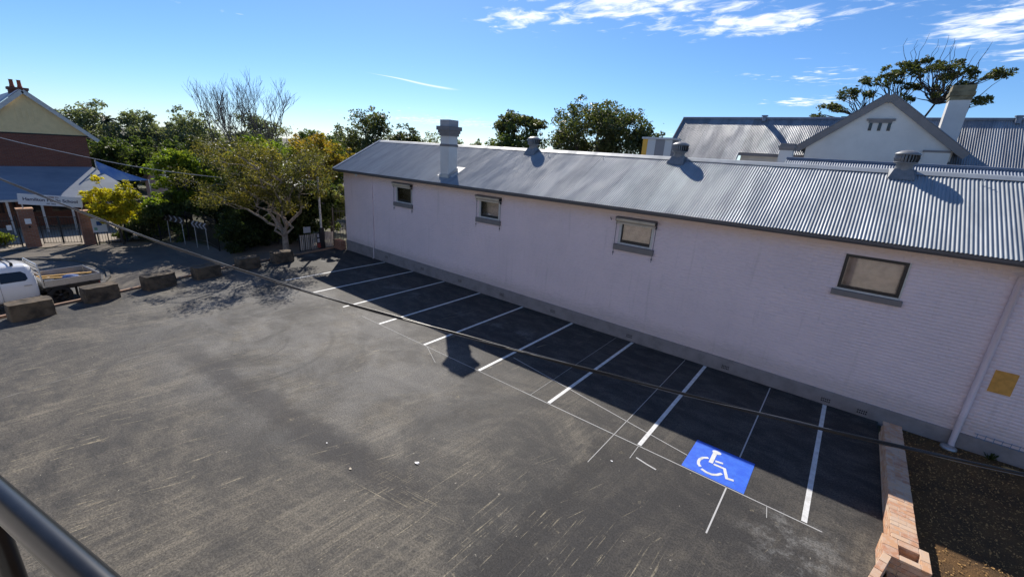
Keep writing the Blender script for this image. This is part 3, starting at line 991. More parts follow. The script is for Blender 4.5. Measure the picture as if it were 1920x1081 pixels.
# windows
def window(i, x0, x1, z0, z1, awning):
    dark = not awning
    fr = MB()
    fm = M['white_paint'] if awning else M['steel_black']
    fw_ = 0.085 if awning else 0.07
    yo = YW + 0.02 if awning else YW - 0.015
    fr.box(x0, x0 + fw_, yo, yo + 0.09, z0, z1)
    fr.box(x1 - fw_, x1, yo, yo + 0.09, z0, z1)
    fr.box(x0 + fw_, x1 - fw_, yo, yo + 0.09, z0, z0 + (0.05 if awning else 0.06))
    fr.box(x0 + fw_, x1 - fw_, yo, yo + 0.09, z1 - fw_, z1)
    wo_ = fr.build('window', fm, bld)
    if awning:
        sh = MB()
        a, b_, c, d = x0 + fw_, x1 - fw_, z0 + 0.05, z1 - fw_
        for bx in ((a, a + 0.035, c, d), (b_ - 0.035, b_, c, d), (a + 0.035, b_ - 0.035, c, c + 0.10), (a + 0.035, b_ - 0.035, d - 0.04, d)):
            sh.box(bx[0], bx[1], yo + 0.045, yo + 0.088, bx[2], bx[3])
        sh.build('sash', M['steel_black'], wo_)
    else:
        MB().box(x0 - 0.03, x1 + 0.03, YW - 0.03, YW - 0.016, z0 - 0.05, z0 - 0.002).build('sill_trim', M['white_paint'], wo_)
        MB().box(x1 + 0.001, x1 + 0.035, YW - 0.028, YW + 0.01, z0, z1).build('jamb_trim', M['white_paint'], wo_)
    MB().box(x0 + 0.03, x1 - 0.03, yo + 0.065, yo + 0.071, z0 + 0.03, z1 - 0.03).build('pane', M['glass'], wo_)
    bl = MB()
    n_ = 14
    for k in range(n_):
        a = z0 + 0.02 + (z1 - z0 - 0.04) * k / n_
        b_ = z0 + 0.02 + (z1 - z0 - 0.04) * (k + 1) / n_
        dy = 0.004 * math.sin(k * 1.9)
        bl.add([(x0 + 0.03, yo + 0.135 + dy, a), (x1 - 0.03, yo + 0.14 - dy, a), (x1 - 0.03, yo + 0.14 + dy, b_), (x0 + 0.03, yo + 0.136 - dy, b_)], [(0, 1, 2, 3)])
    bl.build('blind', M['blind'], wo_)
    MB().cbox(x0 - 0.10, x1 + 0.10, YW - 0.10, YW + 0.02, z0 - 0.20, z0 - (0.0 if awning else 0.052), 0.012).build('sill', M['trim_grey'], wo_)
    if awning:
        # rolled-up fabric awning with hood, drop rods and straps
        zc = z1 + 0.03
        aw = MB()
        xa, xb = x0 - 0.10, x1 + 0.08
        n_ = 12
        prof = [(YW - 0.115 + 0.075 * math.cos(a), zc + 0.07 * math.sin(a)) for a in [2 * math.pi * k / n_ for k in range(n_)]]
        aw.prism(prof, 'x', xa + 0.03, xb - 0.03)
        awo = aw.build('awning_roll', M['cream'], wo_)
        MB().prism([(YW - 0.003, zc + 0.10), (YW - 0.16, zc + 0.085), (YW - 0.19, zc + 0.05), (YW - 0.185, zc + 0.045), (YW - 0.155, zc + 0.078), (YW - 0.003, zc + 0.093)], 'x', xa, xb).build('awning_hood', M['trim_grey'], wo_)
        MB().box(xa + 0.04, xb - 0.04, YW - 0.165, YW - 0.145, zc - 0.135, zc - 0.085).build('awning_valance', M['cream'], wo_)
        for xx in (xa + 0.01, xb - 0.01):
            MB().box(xx - 0.012, xx + 0.012, YW - 0.15, YW - 0.003, zc - 0.05, zc + 0.06).build('bracket', M['steel_black'], wo_)
            r = MB().tube([(xx, YW - 0.045, zc - 0.05), (xx, YW - 0.05, z0 - 0.42)], 0.008, 6)
            r.box(xx - 0.02, xx + 0.02, YW - 0.07, YW - 0.03, zc - 0.17, zc - 0.07)
            r.box(xx - 0.016, xx + 0.016, YW - 0.065, YW - 0.035, z0 - 0.34, z0 - 0.29)
            r.build('drop_rod', M['steel_black'], wo_)
    return wo_


for i, w_ in enumerate(WIN): window(i, *w_, awning=(i < 3))
# a bird perched hook by the third awning
MB().tube([(-6.62, YW - 0.01, 4.28), (-6.58, YW - 0.06, 4.25), (-6.55, YW - 0.07, 4.2)], 0.012, 6).build('hook', M['steel_black'], bld)

# roof: individual corrugated sheets
def sheet_mesh(name, length, width=0.762, waves=10, amp=0.0098, seg=8):
    n_ = waves * seg
    vs, fs = [], []
    for s in (0.0, length):
        for k in range(n_ + 1):
            x = width * k / n_
            vs.append((x, s, amp * math.sin(2 * math.pi * k / seg)))
    fs = np.array([(k, k + 1, n_ + 2 + k, n_ + 1 + k) for k in range(n_)])
    me_ = fast_mesh(name, np.array(vs), fs)
    me_.polygons.foreach_set('use_smooth', [True] * n_)
    return me_


def lay_sheets(parent, name, m, x0, x1, ylow, zlow, yhigh, zhigh, amp=0.0098, rot=0.0, seg=8, jit=0.0018):
    L_ = math.hypot(yhigh - ylow, zhigh - zlow)
    me_ = sheet_mesh(name, L_, amp=amp, seg=seg)
    me_.materials.append(m)
    ang = math.atan2(zhigh - zlow, abs(yhigh - ylow))
    k = 0
    x = x0
    flip = yhigh < ylow
    while x < x1 - 0.1:
        o_ = bpy.data.objects.new(name, me_)
        col.objects.link(o_)
        o_.parent = parent
        if flip:
            o_.rotation_euler = (ang, 0, math.pi)
            o_.location = (x + 0.762, ylow, zlow + (0.003 if k % 2 else 0.0))
        else:
            o_.rotation_euler = (ang + random.uniform(-1, 1) * 0.0006, random.uniform(-1, 1) * jit, 0)
            o_.location = (x, ylow, zlow + (0.003 if k % 2 else 0.0))
        x += 0.763
        k += 1


YE, ZEV, YR, ZR = 13.62, 4.72, 16.84, 6.40
lay_sheets(bld, 'roof_sheet', M['roof'], XL - 0.22, XRR, YE, ZEV, YR, ZR)
lay_sheets(bld, 'roof_sheet', M['roof'], XL - 0.22, XRR, 20.06, ZEV, YR, ZR, seg=4)
xr0, xr1 = XL - 0.24, XRR + 0.1
MB().add([(xr0, YR - 0.20, ZR - 0.075), (xr1, YR - 0.20, ZR - 0.075), (xr1, YR - 0.05, ZR + 0.02), (xr0, YR - 0.05, ZR + 0.02), (xr1, YR, ZR + 0.045), (xr0, YR, ZR + 0.045), (xr1, YR + 0.05, ZR + 0.02), (xr0, YR + 0.05, ZR + 0.02), (xr1, YR + 0.2, ZR - 0.075), (xr0, YR + 0.2, ZR - 0.075)],
         [(0, 1, 2, 3), (3, 2, 4, 5), (5, 4, 6, 7), (7, 6, 8, 9)], True).build('ridge_cap', M['roof'], bld)
# barge capping on the left rake
mb = MB()
for (ya, za, yb, zb) in ((YE, ZEV, YR, ZR), (20.06, ZEV, YR, ZR)):
    mb.bar((XL - 0.25, ya, za + 0.0), (XL - 0.25, yb, zb + 0.01), 0.05, 0.11)
    mb.bar((XL - 0.20, ya, za + 0.045), (XL - 0.20, yb, zb + 0.05), 0.12, 0.012)
mb.build('barge_capping', M['galv'], bld)
# quad gutter, eave soffit and fascia
MB().prism([(YE - 0.065, ZEV - 0.015), (YE + 0.055, ZEV - 0.03), (YE + 0.055, ZEV - 0.125), (YE - 0.02, ZEV - 0.125), (YE - 0.06, ZEV - 0.075)], 'x', XL - 0.24, XRR).build('gutter', M['fascia'], bld)
MB().box(XL - 0.2, XRR, YE + 0.058, YE + 0.085, ZEV - 0.14, ZEV - 0.012).build('fascia', M['trim_grey'], bld)
MB().add([(XL - .2, YE + .086, ZEV - .12), (XRR, YE + .086, ZEV - .12), (XRR, YW + .0, ZEV - .105), (XL - .2, YW + .0, ZEV - .105)], [(0, 1, 2, 3)]).build('soffit', M['cream'], bld, fix=False)
# downpipes
MB().tube([(3.19, YE - 0.0, ZEV - 0.12), (3.19, YE + 0.02, ZEV - 0.25), (3.19, YW - 0.07, ZEV - 0.42), (3.19, YW - 0.09, 0.12), (3.19, YW - 0.16, 0.03)], 0.062, 12).build('downpipe', M['painted_brick'], bld)
MB().tube([(-20.72, YW - 0.025, ZEV - 0.15), (-20.72, YW - 0.055, 0.06), (-20.72, YW - 0.13, 0.02)], 0.028, 8).build('downpipe', M['painted_brick'], bld)
MB().box(-21.52, -21.42, YE - 0.03, YE + 0.05, ZEV - 0.24, ZEV - 0.127).build('overflow_spout', M['white_paint'], bld)
tag(MB().lathe([(0.0, 0.0), (0.16, 0.0), (0.155, 0.04), (0.10, 0.07), (0.0, 0.072)], 18, (3.14, YW - 0.25, 0.0)).build('concrete_splash_pad', M['galv']), 'small pale round splash pad on the mulch under the thick downpipe', 'splash pad')
# ochre unpainted patch on the wall
MB().cbox(3.40, 3.78, YW - 0.008, YW + 0.002, 1.60, 2.15, 0.003).build('ochre_patch', M['patch'], bld)
# roof anchors near the ridge
for x in (-16.9, -11.0, -8.35, -2.6, 2.4, -21.6):
    MB().tube([(x, YR - 0.45, ZR - 0.24), (x, YR - 0.45, ZR - 0.08)], 0.014, 6).build('roof_anchor', M['galv'], bld)

# chimney
cx0, cx1, cy0, cy1 = -15.32, -14.77, 14.06, 14.58
c = MB().box(cx0, cx1, cy0, cy1, 4.7, 6.78).build('chimney', M['white_wall'], bld)
cf = M['trim_grey']
MB().box(cx0 - .025, cx1 + .025, cy0 - .025, cy1 + .025, 6.30, 6.40).build('string_band', cf, c)
for a, b_, e in ((6.74, 6.86, 0.05), (6.86, 6.98, 0.09), (6.98, 7.15, 0.14)):
    MB().box(cx0 - e, cx1 + e, cy0 - e, cy1 + e, a, b_ - .002).build('cornice', cf, c)
MB().box(cx0 - .02, cx1 + .02, cy0 - .02, cy1 + .02, 7.15, 7.42).build('chimney_top', M['trim_pale'] if 'trim_pale' in M else M.setdefault('trim_pale', pbr('pale_grey_render', (0.40, 0.39, 0.39), 0.8, var=0.2)), c)
sl = (ZR - ZEV) / (YR - YE)
rz_ = lambda y: ZEV + (y - YE) * sl
e = 0.035
MB().add([(cx0 - e, cy0 - e, rz_(cy0 - e) - .02), (cx1 + e, cy0 - e, rz_(cy0 - e) - .02), (cx1 + e, cy1 + e, rz_(cy1 + e) - .02), (cx0 - e, cy1 + e, rz_(cy1 + e) - .02),
          (cx0 - e, cy0 - e, rz_(cy0 - e) + .16), (cx1 + e, cy0 - e, rz_(cy0 - e) + .16), (cx1 + e, cy1 + e, rz_(cy1 + e) + .16), (cx0 - e, cy1 + e, rz_(cy1 + e) + .16)],
         [(0, 1, 5, 4), (1, 2, 6, 5), (2, 3, 7, 6), (3, 0, 4, 7), (4, 5, 6, 7)]).build('flashing_collar', M['galv'], c)
MB().add([(cx0 - .28, cy0 + .05, rz_(cy0 + .05) + .016), (cx1 + .22, cy0 + .05, rz_(cy0 + .05) + .016), (cx1 + .22, cy1 + .35, rz_(cy1 + .35) + .016), (cx0 - .28, cy1 + .35, rz_(cy1 + .35) + .016)], [(0, 1, 2, 3)]).build('flashing_tray', M['white_paint'], c, fix=False)

# wind driven roof ventilators
def ventilator(x):
    y, z = 16.70, ZR - 0.02
    b_ = MB().add([(x - .30, y - .34, rz_(y - .34) + .02), (x + .30, y - .34, rz_(y - .34) + .02), (x + .30, y + .10, ZR + .055), (x - .30, y + .10, ZR + .055), (x - .2, y - .17, ZR + .06), (x + .2, y - .17, ZR + .06), (x + .2, y + .1, ZR + .062), (x - .2, y + .1, ZR + .062)],
                  [(0, 1, 5, 4), (1, 2, 6, 5), (3, 0, 4, 7), (4, 5, 6, 7)]).build('roof_ventilator', M['vent_metal'], bld)
    MB().lathe([(.21, -.14), (.20, .05), (.185, .20), (.26, .235), (.275, .26), (.0, .262)], 28, (x, y, z)).build('vent_neck', M['vent_metal'], b_)
    MB().lathe([(.16, .26), (.18, .47)], 20, (x, y, z)).build('vent_core', M['interior'], b_)
    proto = None
    for k in range(22):
        a = 2 * math.pi * k / 22
        if proto is None:
            vn = MB()
            pts = []
            for t_, zz2, rr in ((0, .262, .255), (0, .36, .285), (0, .475, .265)):
                pts.append([(rr, -.012, zz2), (rr - .035, .034, zz2)])
            for p, q_ in zip(pts, pts[1:]): vn.add([p[0], p[1], q_[1], q_[0]], [(0, 1, 2, 3)])
            proto = vn.build('vent_vane', M['vent_metal'], b_, loc=(x, y, z), fix=False)
        else:
            inst(proto, parent=b_, loc=(x, y, z), rot=(0, 0, a))
    MB().lathe([(.285, .455), (.29, .475), (.27, .50), (.17, .555), (.07, .58), (0.0, .584)], 28, (x, y, z)).build('vent_dome', M['vent_metal'], b_)


for x in (-12.05, -5.48, 0.80): ventilator(x)

# ================================================================== BUILDINGS BEHIND
gb = empty('white_gabled_building', (0, 24, 0))
tag(gb, 'white gabled building with tall leaning-looking chimney behind the long corrugated roof', 'building')
off = Vector((0, -24, 0))


def part(mbx, name, m, parent=gb, fix=True):
    o_ = mbx.build(name, m, parent, fix=fix)
    if parent is gb: o_.location = (0, -24, 0)
    return o_


GY = 24.0
part(MB().prism([(-2.35, 4.0), (2.35, 4.0), (2.35, 7.35), (0.05, 9.17), (-2.35, 7.35)], 'y', GY, GY + 0.25), 'gable_wall', M['white_wall'])
part(MB().box(-5.4, -2.36, 26.3, 26.5, 3, 6.9).box(2.36, 16, GY + 0.3, GY + 0.5, 3, 6.2), 'wall', M['white_wall'])
for s in (-1, 1):
    a = Vector((0.05, GY - 0.10, 9.27))
    b_ = Vector((0.05 + s * 2.75, GY - 0.10, 7.12))
    part(MB().bar(a, b_, 0.12, 0.26), 'barge_board', M['trim_grey'])
    r_ = MB()
    d = (b_ - a)
    nrm = Vector((-d.z, 0, d.x)).normalized() * (1 if s < 0 else -1)
    if nrm.z < 0: nrm = -nrm
    p0, p1 = a + nrm * 0.16, b_ + nrm * 0.16
    r_.add([p0 + Vector((0, -0.08, 0)), p1 + Vector((0, -0.08, 0)), p1 + Vector((0, 4.6, 0)), p0 + Vector((0, 4.6, 0)), p0 + Vector((0, -.08, -.03)), p1 + Vector((0, -.08, -.03))], [(0, 1, 2, 3), (0, 1, 5, 4)])
    part(r_, 'gable_roof', M['roof_blue'])
part(MB().prism([(0.05 - 0.16, 9.16), (0.05, 9.02), (0.05 + 0.16, 9.16), (0.05 + 0.07, 9.31), (0.05 - 0.07, 9.31)], 'y', GY - 0.163, GY - 0.03), 'barge_apex', M['trim_grey'])
# gable vent: lintel and three slots
gv = part(MB().box(-0.48, 0.44, GY - 0.07, GY - 0.002, 8.36, 8.44).box(-0.40, 0.36, GY - 0.05, GY - 0.0022, 8.28, 8.36), 'gable_vent', M['trim_grey'])
for k in range(3):
    o_ = MB().box(-0.36 + k * 0.30, -0.25 + k * 0.30, GY - 0.012, GY - 0.004, 7.98, 8.279).build('vent_slot', M['glass_dark'], gv)
part(MB().box(1.55, 2.36, GY - 0.07, GY - 0.002, 7.22, 7.30), 'corbel', M['trim_grey'])
part(MB().box(1.62, 2.36, GY - 0.045, GY - 0.003, 5.0, 7.22), 'pilaster', M['white_wall'])
# main roof
part_sheets = empty('roof', (0, -24, 0), parent=gb)
RY, RZ_ = 28.0, 8.78
sl2 = (RZ_ - 6.95) / (RY - 26.0)
lay_sheets(part_sheets, 'roof_sheet', M['roof_old'], -9.25, -5.4, 24.9, 6.95 - (26.0 - 24.9) * sl2, RY, RZ_, jit=0.0022)
lay_sheets(part_sheets, 'roof_sheet', M['roof_old'], -5.435, 2.2, 26.0, 6.95, RY, RZ_, jit=0.0022)
lay_sheets(part_sheets, 'roof_sheet', M['roof_old'], 2.195, 16, 24.9, 6.95 - (26.0 - 24.9) * sl2, RY, RZ_, jit=0.0022)
und = MB()
for x0, x1, yl in ((-9.22, -5.43, 24.95), (-5.43, 2.19, 26.02), (2.19, 15.9, 24.95)):
    zl_ = RZ_ - (RY - yl) * sl2 - 0.045
    und.add([(x0, yl, zl_), (x1, yl, zl_), (x1, RY, RZ_ - 0.045), (x0, RY, RZ_ - 0.045)], [(0, 1, 2, 3)])
part(und, 'roof_underlay', M['box_grey'], fix=False)
part(MB().tube([(-9.3, RY, RZ_ + 0.02), (16, RY, RZ_ + 0.02)], 0.07, 8), 'ridge_cap', M['roof_blue'])
part(MB().bar((-9.28, 24.9, 6.95 - (26.0 - 24.9) * sl2), (-9.28, RY, RZ_), 0.05, 0.10), 'rake_trim', M['fascia'])
part(MB().box(-5.44, -2.5, 25.86, 26.01, 6.80, 6.93), 'gutter', M['trim_grey'])
for x, z0 in ((-4.95, RZ_), (4.42, RZ_)):
    part(MB().tube([(x, RY - 0.15, z0 - .15), (x, RY - 0.15, z0 + 0.10)], 0.10, 10).tube([(x, RY - .15, z0 + .10), (x, RY - .15, z0 + .16)], 0.16, 10), 'ridge_vent', M['roof_blue'])
part(MB().box(-1.62, -1.2, RY + .3, RY + .7, RZ_ - .4, RZ_ + .16), 'flue', M['interior'])
# shadow-casting small pipe vents, the tall chimney
ch = part(MB().box(1.98, 2.62, 26.0, 26.9, 6.6, 9.35), 'chimney', M['white_wall'])
for a, b_, e in ((9.35, 9.50, 0.02), (9.502, 9.66, 0.06), (9.662, 9.90, 0.03)):
    MB().box(1.98 - e, 2.62 + e, 26.0 - e, 26.9 + e, a, b_).build('chimney_cap', M['stone_cap'], ch)
ch2 = part(MB().box(-3.13, -2.63, 22.4, 22.9, 5.5, 7.02), 'small_chimney', M['white_wall'])
for a, b_, e in ((7.02, 7.11, 0.03), (7.112, 7.2, 0.06), (7.202, 7.3, 0.02)):
    MB().box(-3.13 - e, -2.63 + e, 22.4 - e, 22.9 + e, a, b_).build('chimney_cap', M['trim_grey'], ch2)
# lean-to roof just behind the front ridge
lt = empty('lean_to_roof', (0, 21, 0))
tag(lt, 'low blue-grey corrugated roof strip just behind the front ridge', 'roof')
mo = empty('sheeting', (0, -21, 0), parent=lt)
lay_sheets(mo, 'roof_sheet', M['roof_blue'], -2.6, 16, 19.8, 6.10, 21.0, 6.66)
lay_sheets(mo, 'roof_sheet', M['roof_blue'], -2.6, 16, 22.2, 6.10, 21.0, 6.66, seg=4)
MB().tube([(-2.62, 21, 6.67), (16, 21, 6.67)], 0.06, 8).build('ridge_cap', M['roof_blue'], mo)
MB().box(-2.58, 15.9, 20.1, 21.9, 0, 6.1).build('wall', M['white_wall'], mo)
# panelled box building
bx = empty('panel_building', (-8.4, 22, 0))
tag(bx, 'flat roofed box clad in yellow, pale and grey vertical panels', 'building')
xs_ = [(-9.12, -8.87, 'box_yellow'), (-8.865, -8.47, 'box_pale'), (-8.465, -8.0, 'box_grey'), (-7.995, -7.66, 'box_pale')]
for x0, x1, mm in xs_:
    MB().box(x0 + 8.4, x1 + 8.4, -0.02, 0.05, 4.0, 7.26).build('cladding_panel', M[mm], bx)
MB().box(-0.71, 0.73, 0.052, 1.0, 0, 7.27).build('wall', M['box_grey'], bx)
MB().box(-0.76, 0.80, -0.10, 1.05, 7.271, 7.36).build('roof_slab', M['box_pale'], bx)

# ================================================================== LOW BRICK WALL, right
bw = empty('low_brick_wall', (1.96, 10.6, 0))
tag(bw, 'low new red brick wall with a hollow pier at the edge of the car park', 'wall')
BO = Vector((-1.96, -10.6, 0))


def bbox(name, x0, x1, y0, y1, z0, z1, m=None, parent=bw, b_=0.003):
    o_ = MB().cbox(x0, x1, y0, y1, z0, z1, b_).build(name, m or M['loose_brick'], parent)
    o_.location = BO
    return o_


bbox('mortar_core', 1.800, 2.130, 8.76, 13.29, -0.1, 0.4005, M['mortar'])
H = 0.076
zc = [0.02 + k * 0.086 for k in range(4)]
protoS = None
for ci, z0 in enumerate(zc):
    y = 8.76 + (0.12 if ci % 2 else 0.0)
    while y < 13.2:
        y1 = min(y + 0.23, 13.3)
        for x0, x1 in ((1.79, 1.89), (2.04, 2.14)):
            if protoS is None or y1 - y < 0.225:
                o_ = bbox('brick', x0, x1, y, y1, z0, z0 + H)
                if protoS is None and y1 - y > 0.225:
                    protoS = o_
                    ps = (x0, y, z0)
            else:
                inst(protoS, loc=BO + Vector((x0 - ps[0] + random.uniform(-.002, .002), y - ps[1], z0 - ps[2])))
        y += 0.24
# top course: bricks laid across the wall
protoA = protoB = None
y = 8.76
k = 0
while y < 13.2:
    if k % 2 == 0: segs = ((1.787, 2.017, 'A'), (2.027, 2.143, 'B'))
    else: segs = ((1.787, 1.903, 'B'), (1.913, 2.143, 'A'))
    for x0, x1, kd in segs:
        pr = protoA if kd == 'A' else protoB
        if pr is None:
            o_ = bbox('brick', x0, x1, y, y + 0.11, 0.362, 0.362 + H - 0.035)
            if kd == 'A': protoA, pa = o_, (x0, y)
            else: protoB, pb = o_, (x0, y)
        else:
            p0 = pa if kd == 'A' else pb
            inst(pr, loc=BO + Vector((x0 - p0[0] + random.uniform(-.003, .003), y - p0[1], random.uniform(-.002, .003))))
    y += 0.12
    k += 1
# hollow pier and the stepped end
for ci in range(5):
    z0 = 0.02 + ci * 0.086 if ci < 4 else 0.362
    h = H if ci < 4 else 0.041
    if ci % 2 == 0:
        bl_ = [(1.66, 1.865, 8.24, 8.47), (1.66, 1.865, 8.48, 8.75), (2.14, 2.26, 8.24, 8.47), (2.14, 2.26, 8.48, 8.75), (1.875, 2.13, 8.24, 8.36), (1.875, 2.13, 8.60, 8.75)]
    else:
        bl_ = [(1.66, 1.89, 8.24, 8.36), (1.90, 2.26, 8.24, 8.36), (1.66, 1.89, 8.60, 8.75), (1.90, 2.26, 8.60, 8.75), (1.66, 1.865, 8.37, 8.59), (2.14, 2.26, 8.37, 8.59)]
    for x0, x1, y0, y1 in bl_: bbox('brick', x0, x1, y0, y1, z0, z0 + h)
    if ci < 5:
        for kk in range(4):
            d0 = kk * 0.24 + (0.0 if ci % 2 else 0.0)
            o_ = MB().cbox(-0.055, 0.055, -0.23 - d0, -d0, z0, z0 + h, 0.003).build('brick', M['loose_brick'], bw)
            o_.location = BO + Vector((1.715, 8.235, 0))
            o_.rotation_euler = (0, 0, -0.26)
for x0 in (1.78, 1.90, 2.02, 2.14):
    for y0 in (8.0, 7.76, 7.52): bbox('brick', x0, x0 + 0.11, y0, y0 + 0.23, 0.02, 0.10)
bbox('mortar_core', 1.79, 2.24, 7.3, 8.23, -0.1, 0.03, M['mortar'])
bbox('mortar_core', 1.67, 2.25, 8.25, 8.74, -0.1, 0.05, M['mortar'])
for q_ in ((1.67, 1.86, 8.25, 8.74), (2.145, 2.25, 8.25, 8.74), (1.86, 2.145, 8.25, 8.35), (1.86, 2.145, 8.61, 8.74)): bbox('mortar_core', *q_, 0.0, 0.398, M['mortar'], b_=0.001)

# bits lying by the wall on the right
tag(MB().bar((4.05, 13.72, 0.03), (5.3, 13.62, 0.05), 0.09, 0.045).build('timber_plank', M['timber_yellow']), 'yellowish timber plank lying on the mulch along the plinth', 'plank')
ml = MB()
for k in range(14): ml.tube([(3.55 + k * 0.14, YW - 0.045, 0.37), (3.55 + k * 0.14, YW - 0.05, 0.52)], 0.006, 5)
ml.tube([(3.5, YW - 0.05, 0.5), (5.5, YW - 0.05, 0.5)], 0.006, 5)
ml.tube([(3.5, YW - 0.05, 0.40), (5.5, YW - 0.05, 0.40)], 0.006, 5)
tag(ml.build('mesh_strip', M['board_blue']), 'thin bluish wire mesh strip fixed along the plinth top at the right', 'wire mesh')


# ================================================================== FOLIAGE
def leaf_cloud(pts, size, up_bias=0.3, asp=0.5, sizevar=0.65):
    n_ = len(pts)
    nr = RNG.normal(size=(n_, 3))
    nr[:, 2] = np.abs(nr[:, 2]) * (1 + up_bias)
    nr /= np.linalg.norm(nr, axis=1)[:, None]
    t_ = RNG.normal(size=(n_, 3))
    t_ -= nr * np.sum(t_ * nr, axis=1)[:, None]
    t_ /= np.linalg.norm(t_, axis=1)[:, None]
    b2 = np.cross(nr, t_)
    s = size * (1 + sizevar * (RNG.random(n_) - 0.5) * 2)
    v_ = np.zeros((n_, 4, 3))
    v_[:, 0] = pts - t_ * s[:, None]
    v_[:, 1] = pts + b2 * (s * asp)[:, None] + nr * (s * 0.12)[:, None]
    v_[:, 2] = pts + t_ * s[:, None]
    v_[:, 3] = pts - b2 * (s * asp)[:, None] + nr * (s * 0.12)[:, None]
    return v_.reshape(-1, 3), np.arange(n_ * 4).reshape(n_, 4)


def clump_points(centers, radii, n_, flat=0.65, hollow=0.35):
    w_ = np.array([r ** 2 for r in radii])
    idx = RNG.choice(len(radii), n_, p=w_ / w_.sum())
    d = RNG.normal(size=(n_, 3))
    d /= np.linalg.norm(d, axis=1)[:, None]
    rr = hollow + (1 - hollow) * RNG.random(n_) ** 0.6
    rr *= 1 + 0.25 * RNG.normal(size=n_) * (RNG.random(n_) < 0.35)
    p = d * rr[:, None] * np.array(radii)[idx][:, None]
    p[:, 2] *= flat
    return np.array(centers)[idx] + p


def limb(mb_, p0, p1, r0, r1, wob=0.12, n_=6, sides=6):
    p0, p1 = Vector(p0), Vector(p1)
    L_ = (p1 - p0).length
    pts = []
    for k in range(n_ + 1):
        t_ = k / n_
        q_ = p0.lerp(p1, t_)
        if 0 < k < n_: q_ += Vector((random.gauss(0, 1), random.gauss(0, 1), random.gauss(0, .5))) * wob * L_ * 0.35
        q_.z += math.sin(t_ * math.pi) * 0.06 * L_
        pts.append(q_)
    mb_.tube(pts, [r0 + (r1 - r0) * k / n_ for k in range(n_ + 1)], sides, cap=False)
    return pts


def tree(name, label, base, crown, leaves, size, lm, bark, group=None, cat='tree', trunk_r=0.16, clumps=None, nclump=22, clump_r=0.28, flat=0.65,
         fork=0.35, extra=None, up_bias=0.3, gaps=0.35):
    """base (x,y,z); crown (cx,cy,cz,rx,ry,rz) ellipsoid; clumps override = [(x,y,z,r)]"""
    root = empty(name, base)
    tag(root, label, cat, group)
    B = Vector(base)
    cx_, cy_, cz_, rx, ry, rz2 = crown
    if clumps is None:
        clumps = []
        for k in range(nclump):
            while True:
                d = Vector((random.uniform(-1, 1), random.uniform(-1, 1), random.uniform(-0.9, 1)))
                if gaps < d.length < 1: break
            f_ = random.uniform(0.75, 1.0)
            r_ = clump_r * min(rx, ry, rz2) * random.uniform(0.7, 1.5)
            clumps.append((cx_ + d.x * rx * f_, cy_ + d.y * ry * f_, cz_ + d.z * rz2 * f_, r_))
    cen = [c_[:3] for c_ in clumps]
    rad = [c_[3] for c_ in clumps]
    # sub-clumps make the outline uneven
    sc, sr = [], []
    for c_, r_ in zip(cen, rad):
        for k in range(6):
            d = Vector((random.gauss(0, 1), random.gauss(0, 1), random.gauss(0, .8)))
            d = d.normalized() * r_ * random.uniform(0.5, 1.2)
            sc.append((c_[0] + d.x, c_[1] + d.y, c_[2] + d.z))
            sr.append(r_ * random.uniform(0.18, 0.5))
    P = clump_points(cen + sc, rad + sr, leaves, flat, 0.3)
    vts, q_ = leaf_cloud(P - np.array(base), size, up_bias)
    me_ = fast_mesh('crown', vts, q_)
    me_.materials.append(lm)
    o_ = bpy.data.objects.new('crown', me_)
    col.objects.link(o_)
    o_.parent = root
    # trunk and limbs
    tb = MB()
    fk = B + (Vector((cx_, cy_, cz_ - rz2 * 0.7)) - B) * 1.0
    fk.z = B.z + (cz_ - rz2 * 0.6 - B.z) * fork / 0.35 * 0.6
    fk.z = max(fk.z, B.z + 0.5)
    fk.x = B.x + (cx_ - B.x) * 0.3
    fk.y = B.y + (cy_ - B.y) * 0.3
    lp = [p - B for p in (B, fk)]
    limb(tb, lp[0] + Vector((0, 0, -0.1)), lp[1], trunk_r, trunk_r * 0.72, 0.05, 5, 8)
    mains = random.sample(range(len(cen)), min(7, len(cen)))
    ends = []
    for i in mains:
        e_ = Vector(cen[i]) - B
        pts = limb(tb, lp[1], e_, trunk_r * 0.55, trunk_r * 0.10, 0.14, 6, 6)
        ends.append(pts)
    for i in range(len(cen)):
        if i in mains: continue
        e_ = Vector(cen[i]) - B
        src = min((p for pts in ends for p in pts[1:4]), key=lambda p: (p - e_).length)
        limb(tb, src, e_, trunk_r * 0.24, trunk_r * 0.05, 0.14, 4, 5)
    if extra: extra(tb, B)
    tb.build('trunk', bark, root, fix=False)
    return root


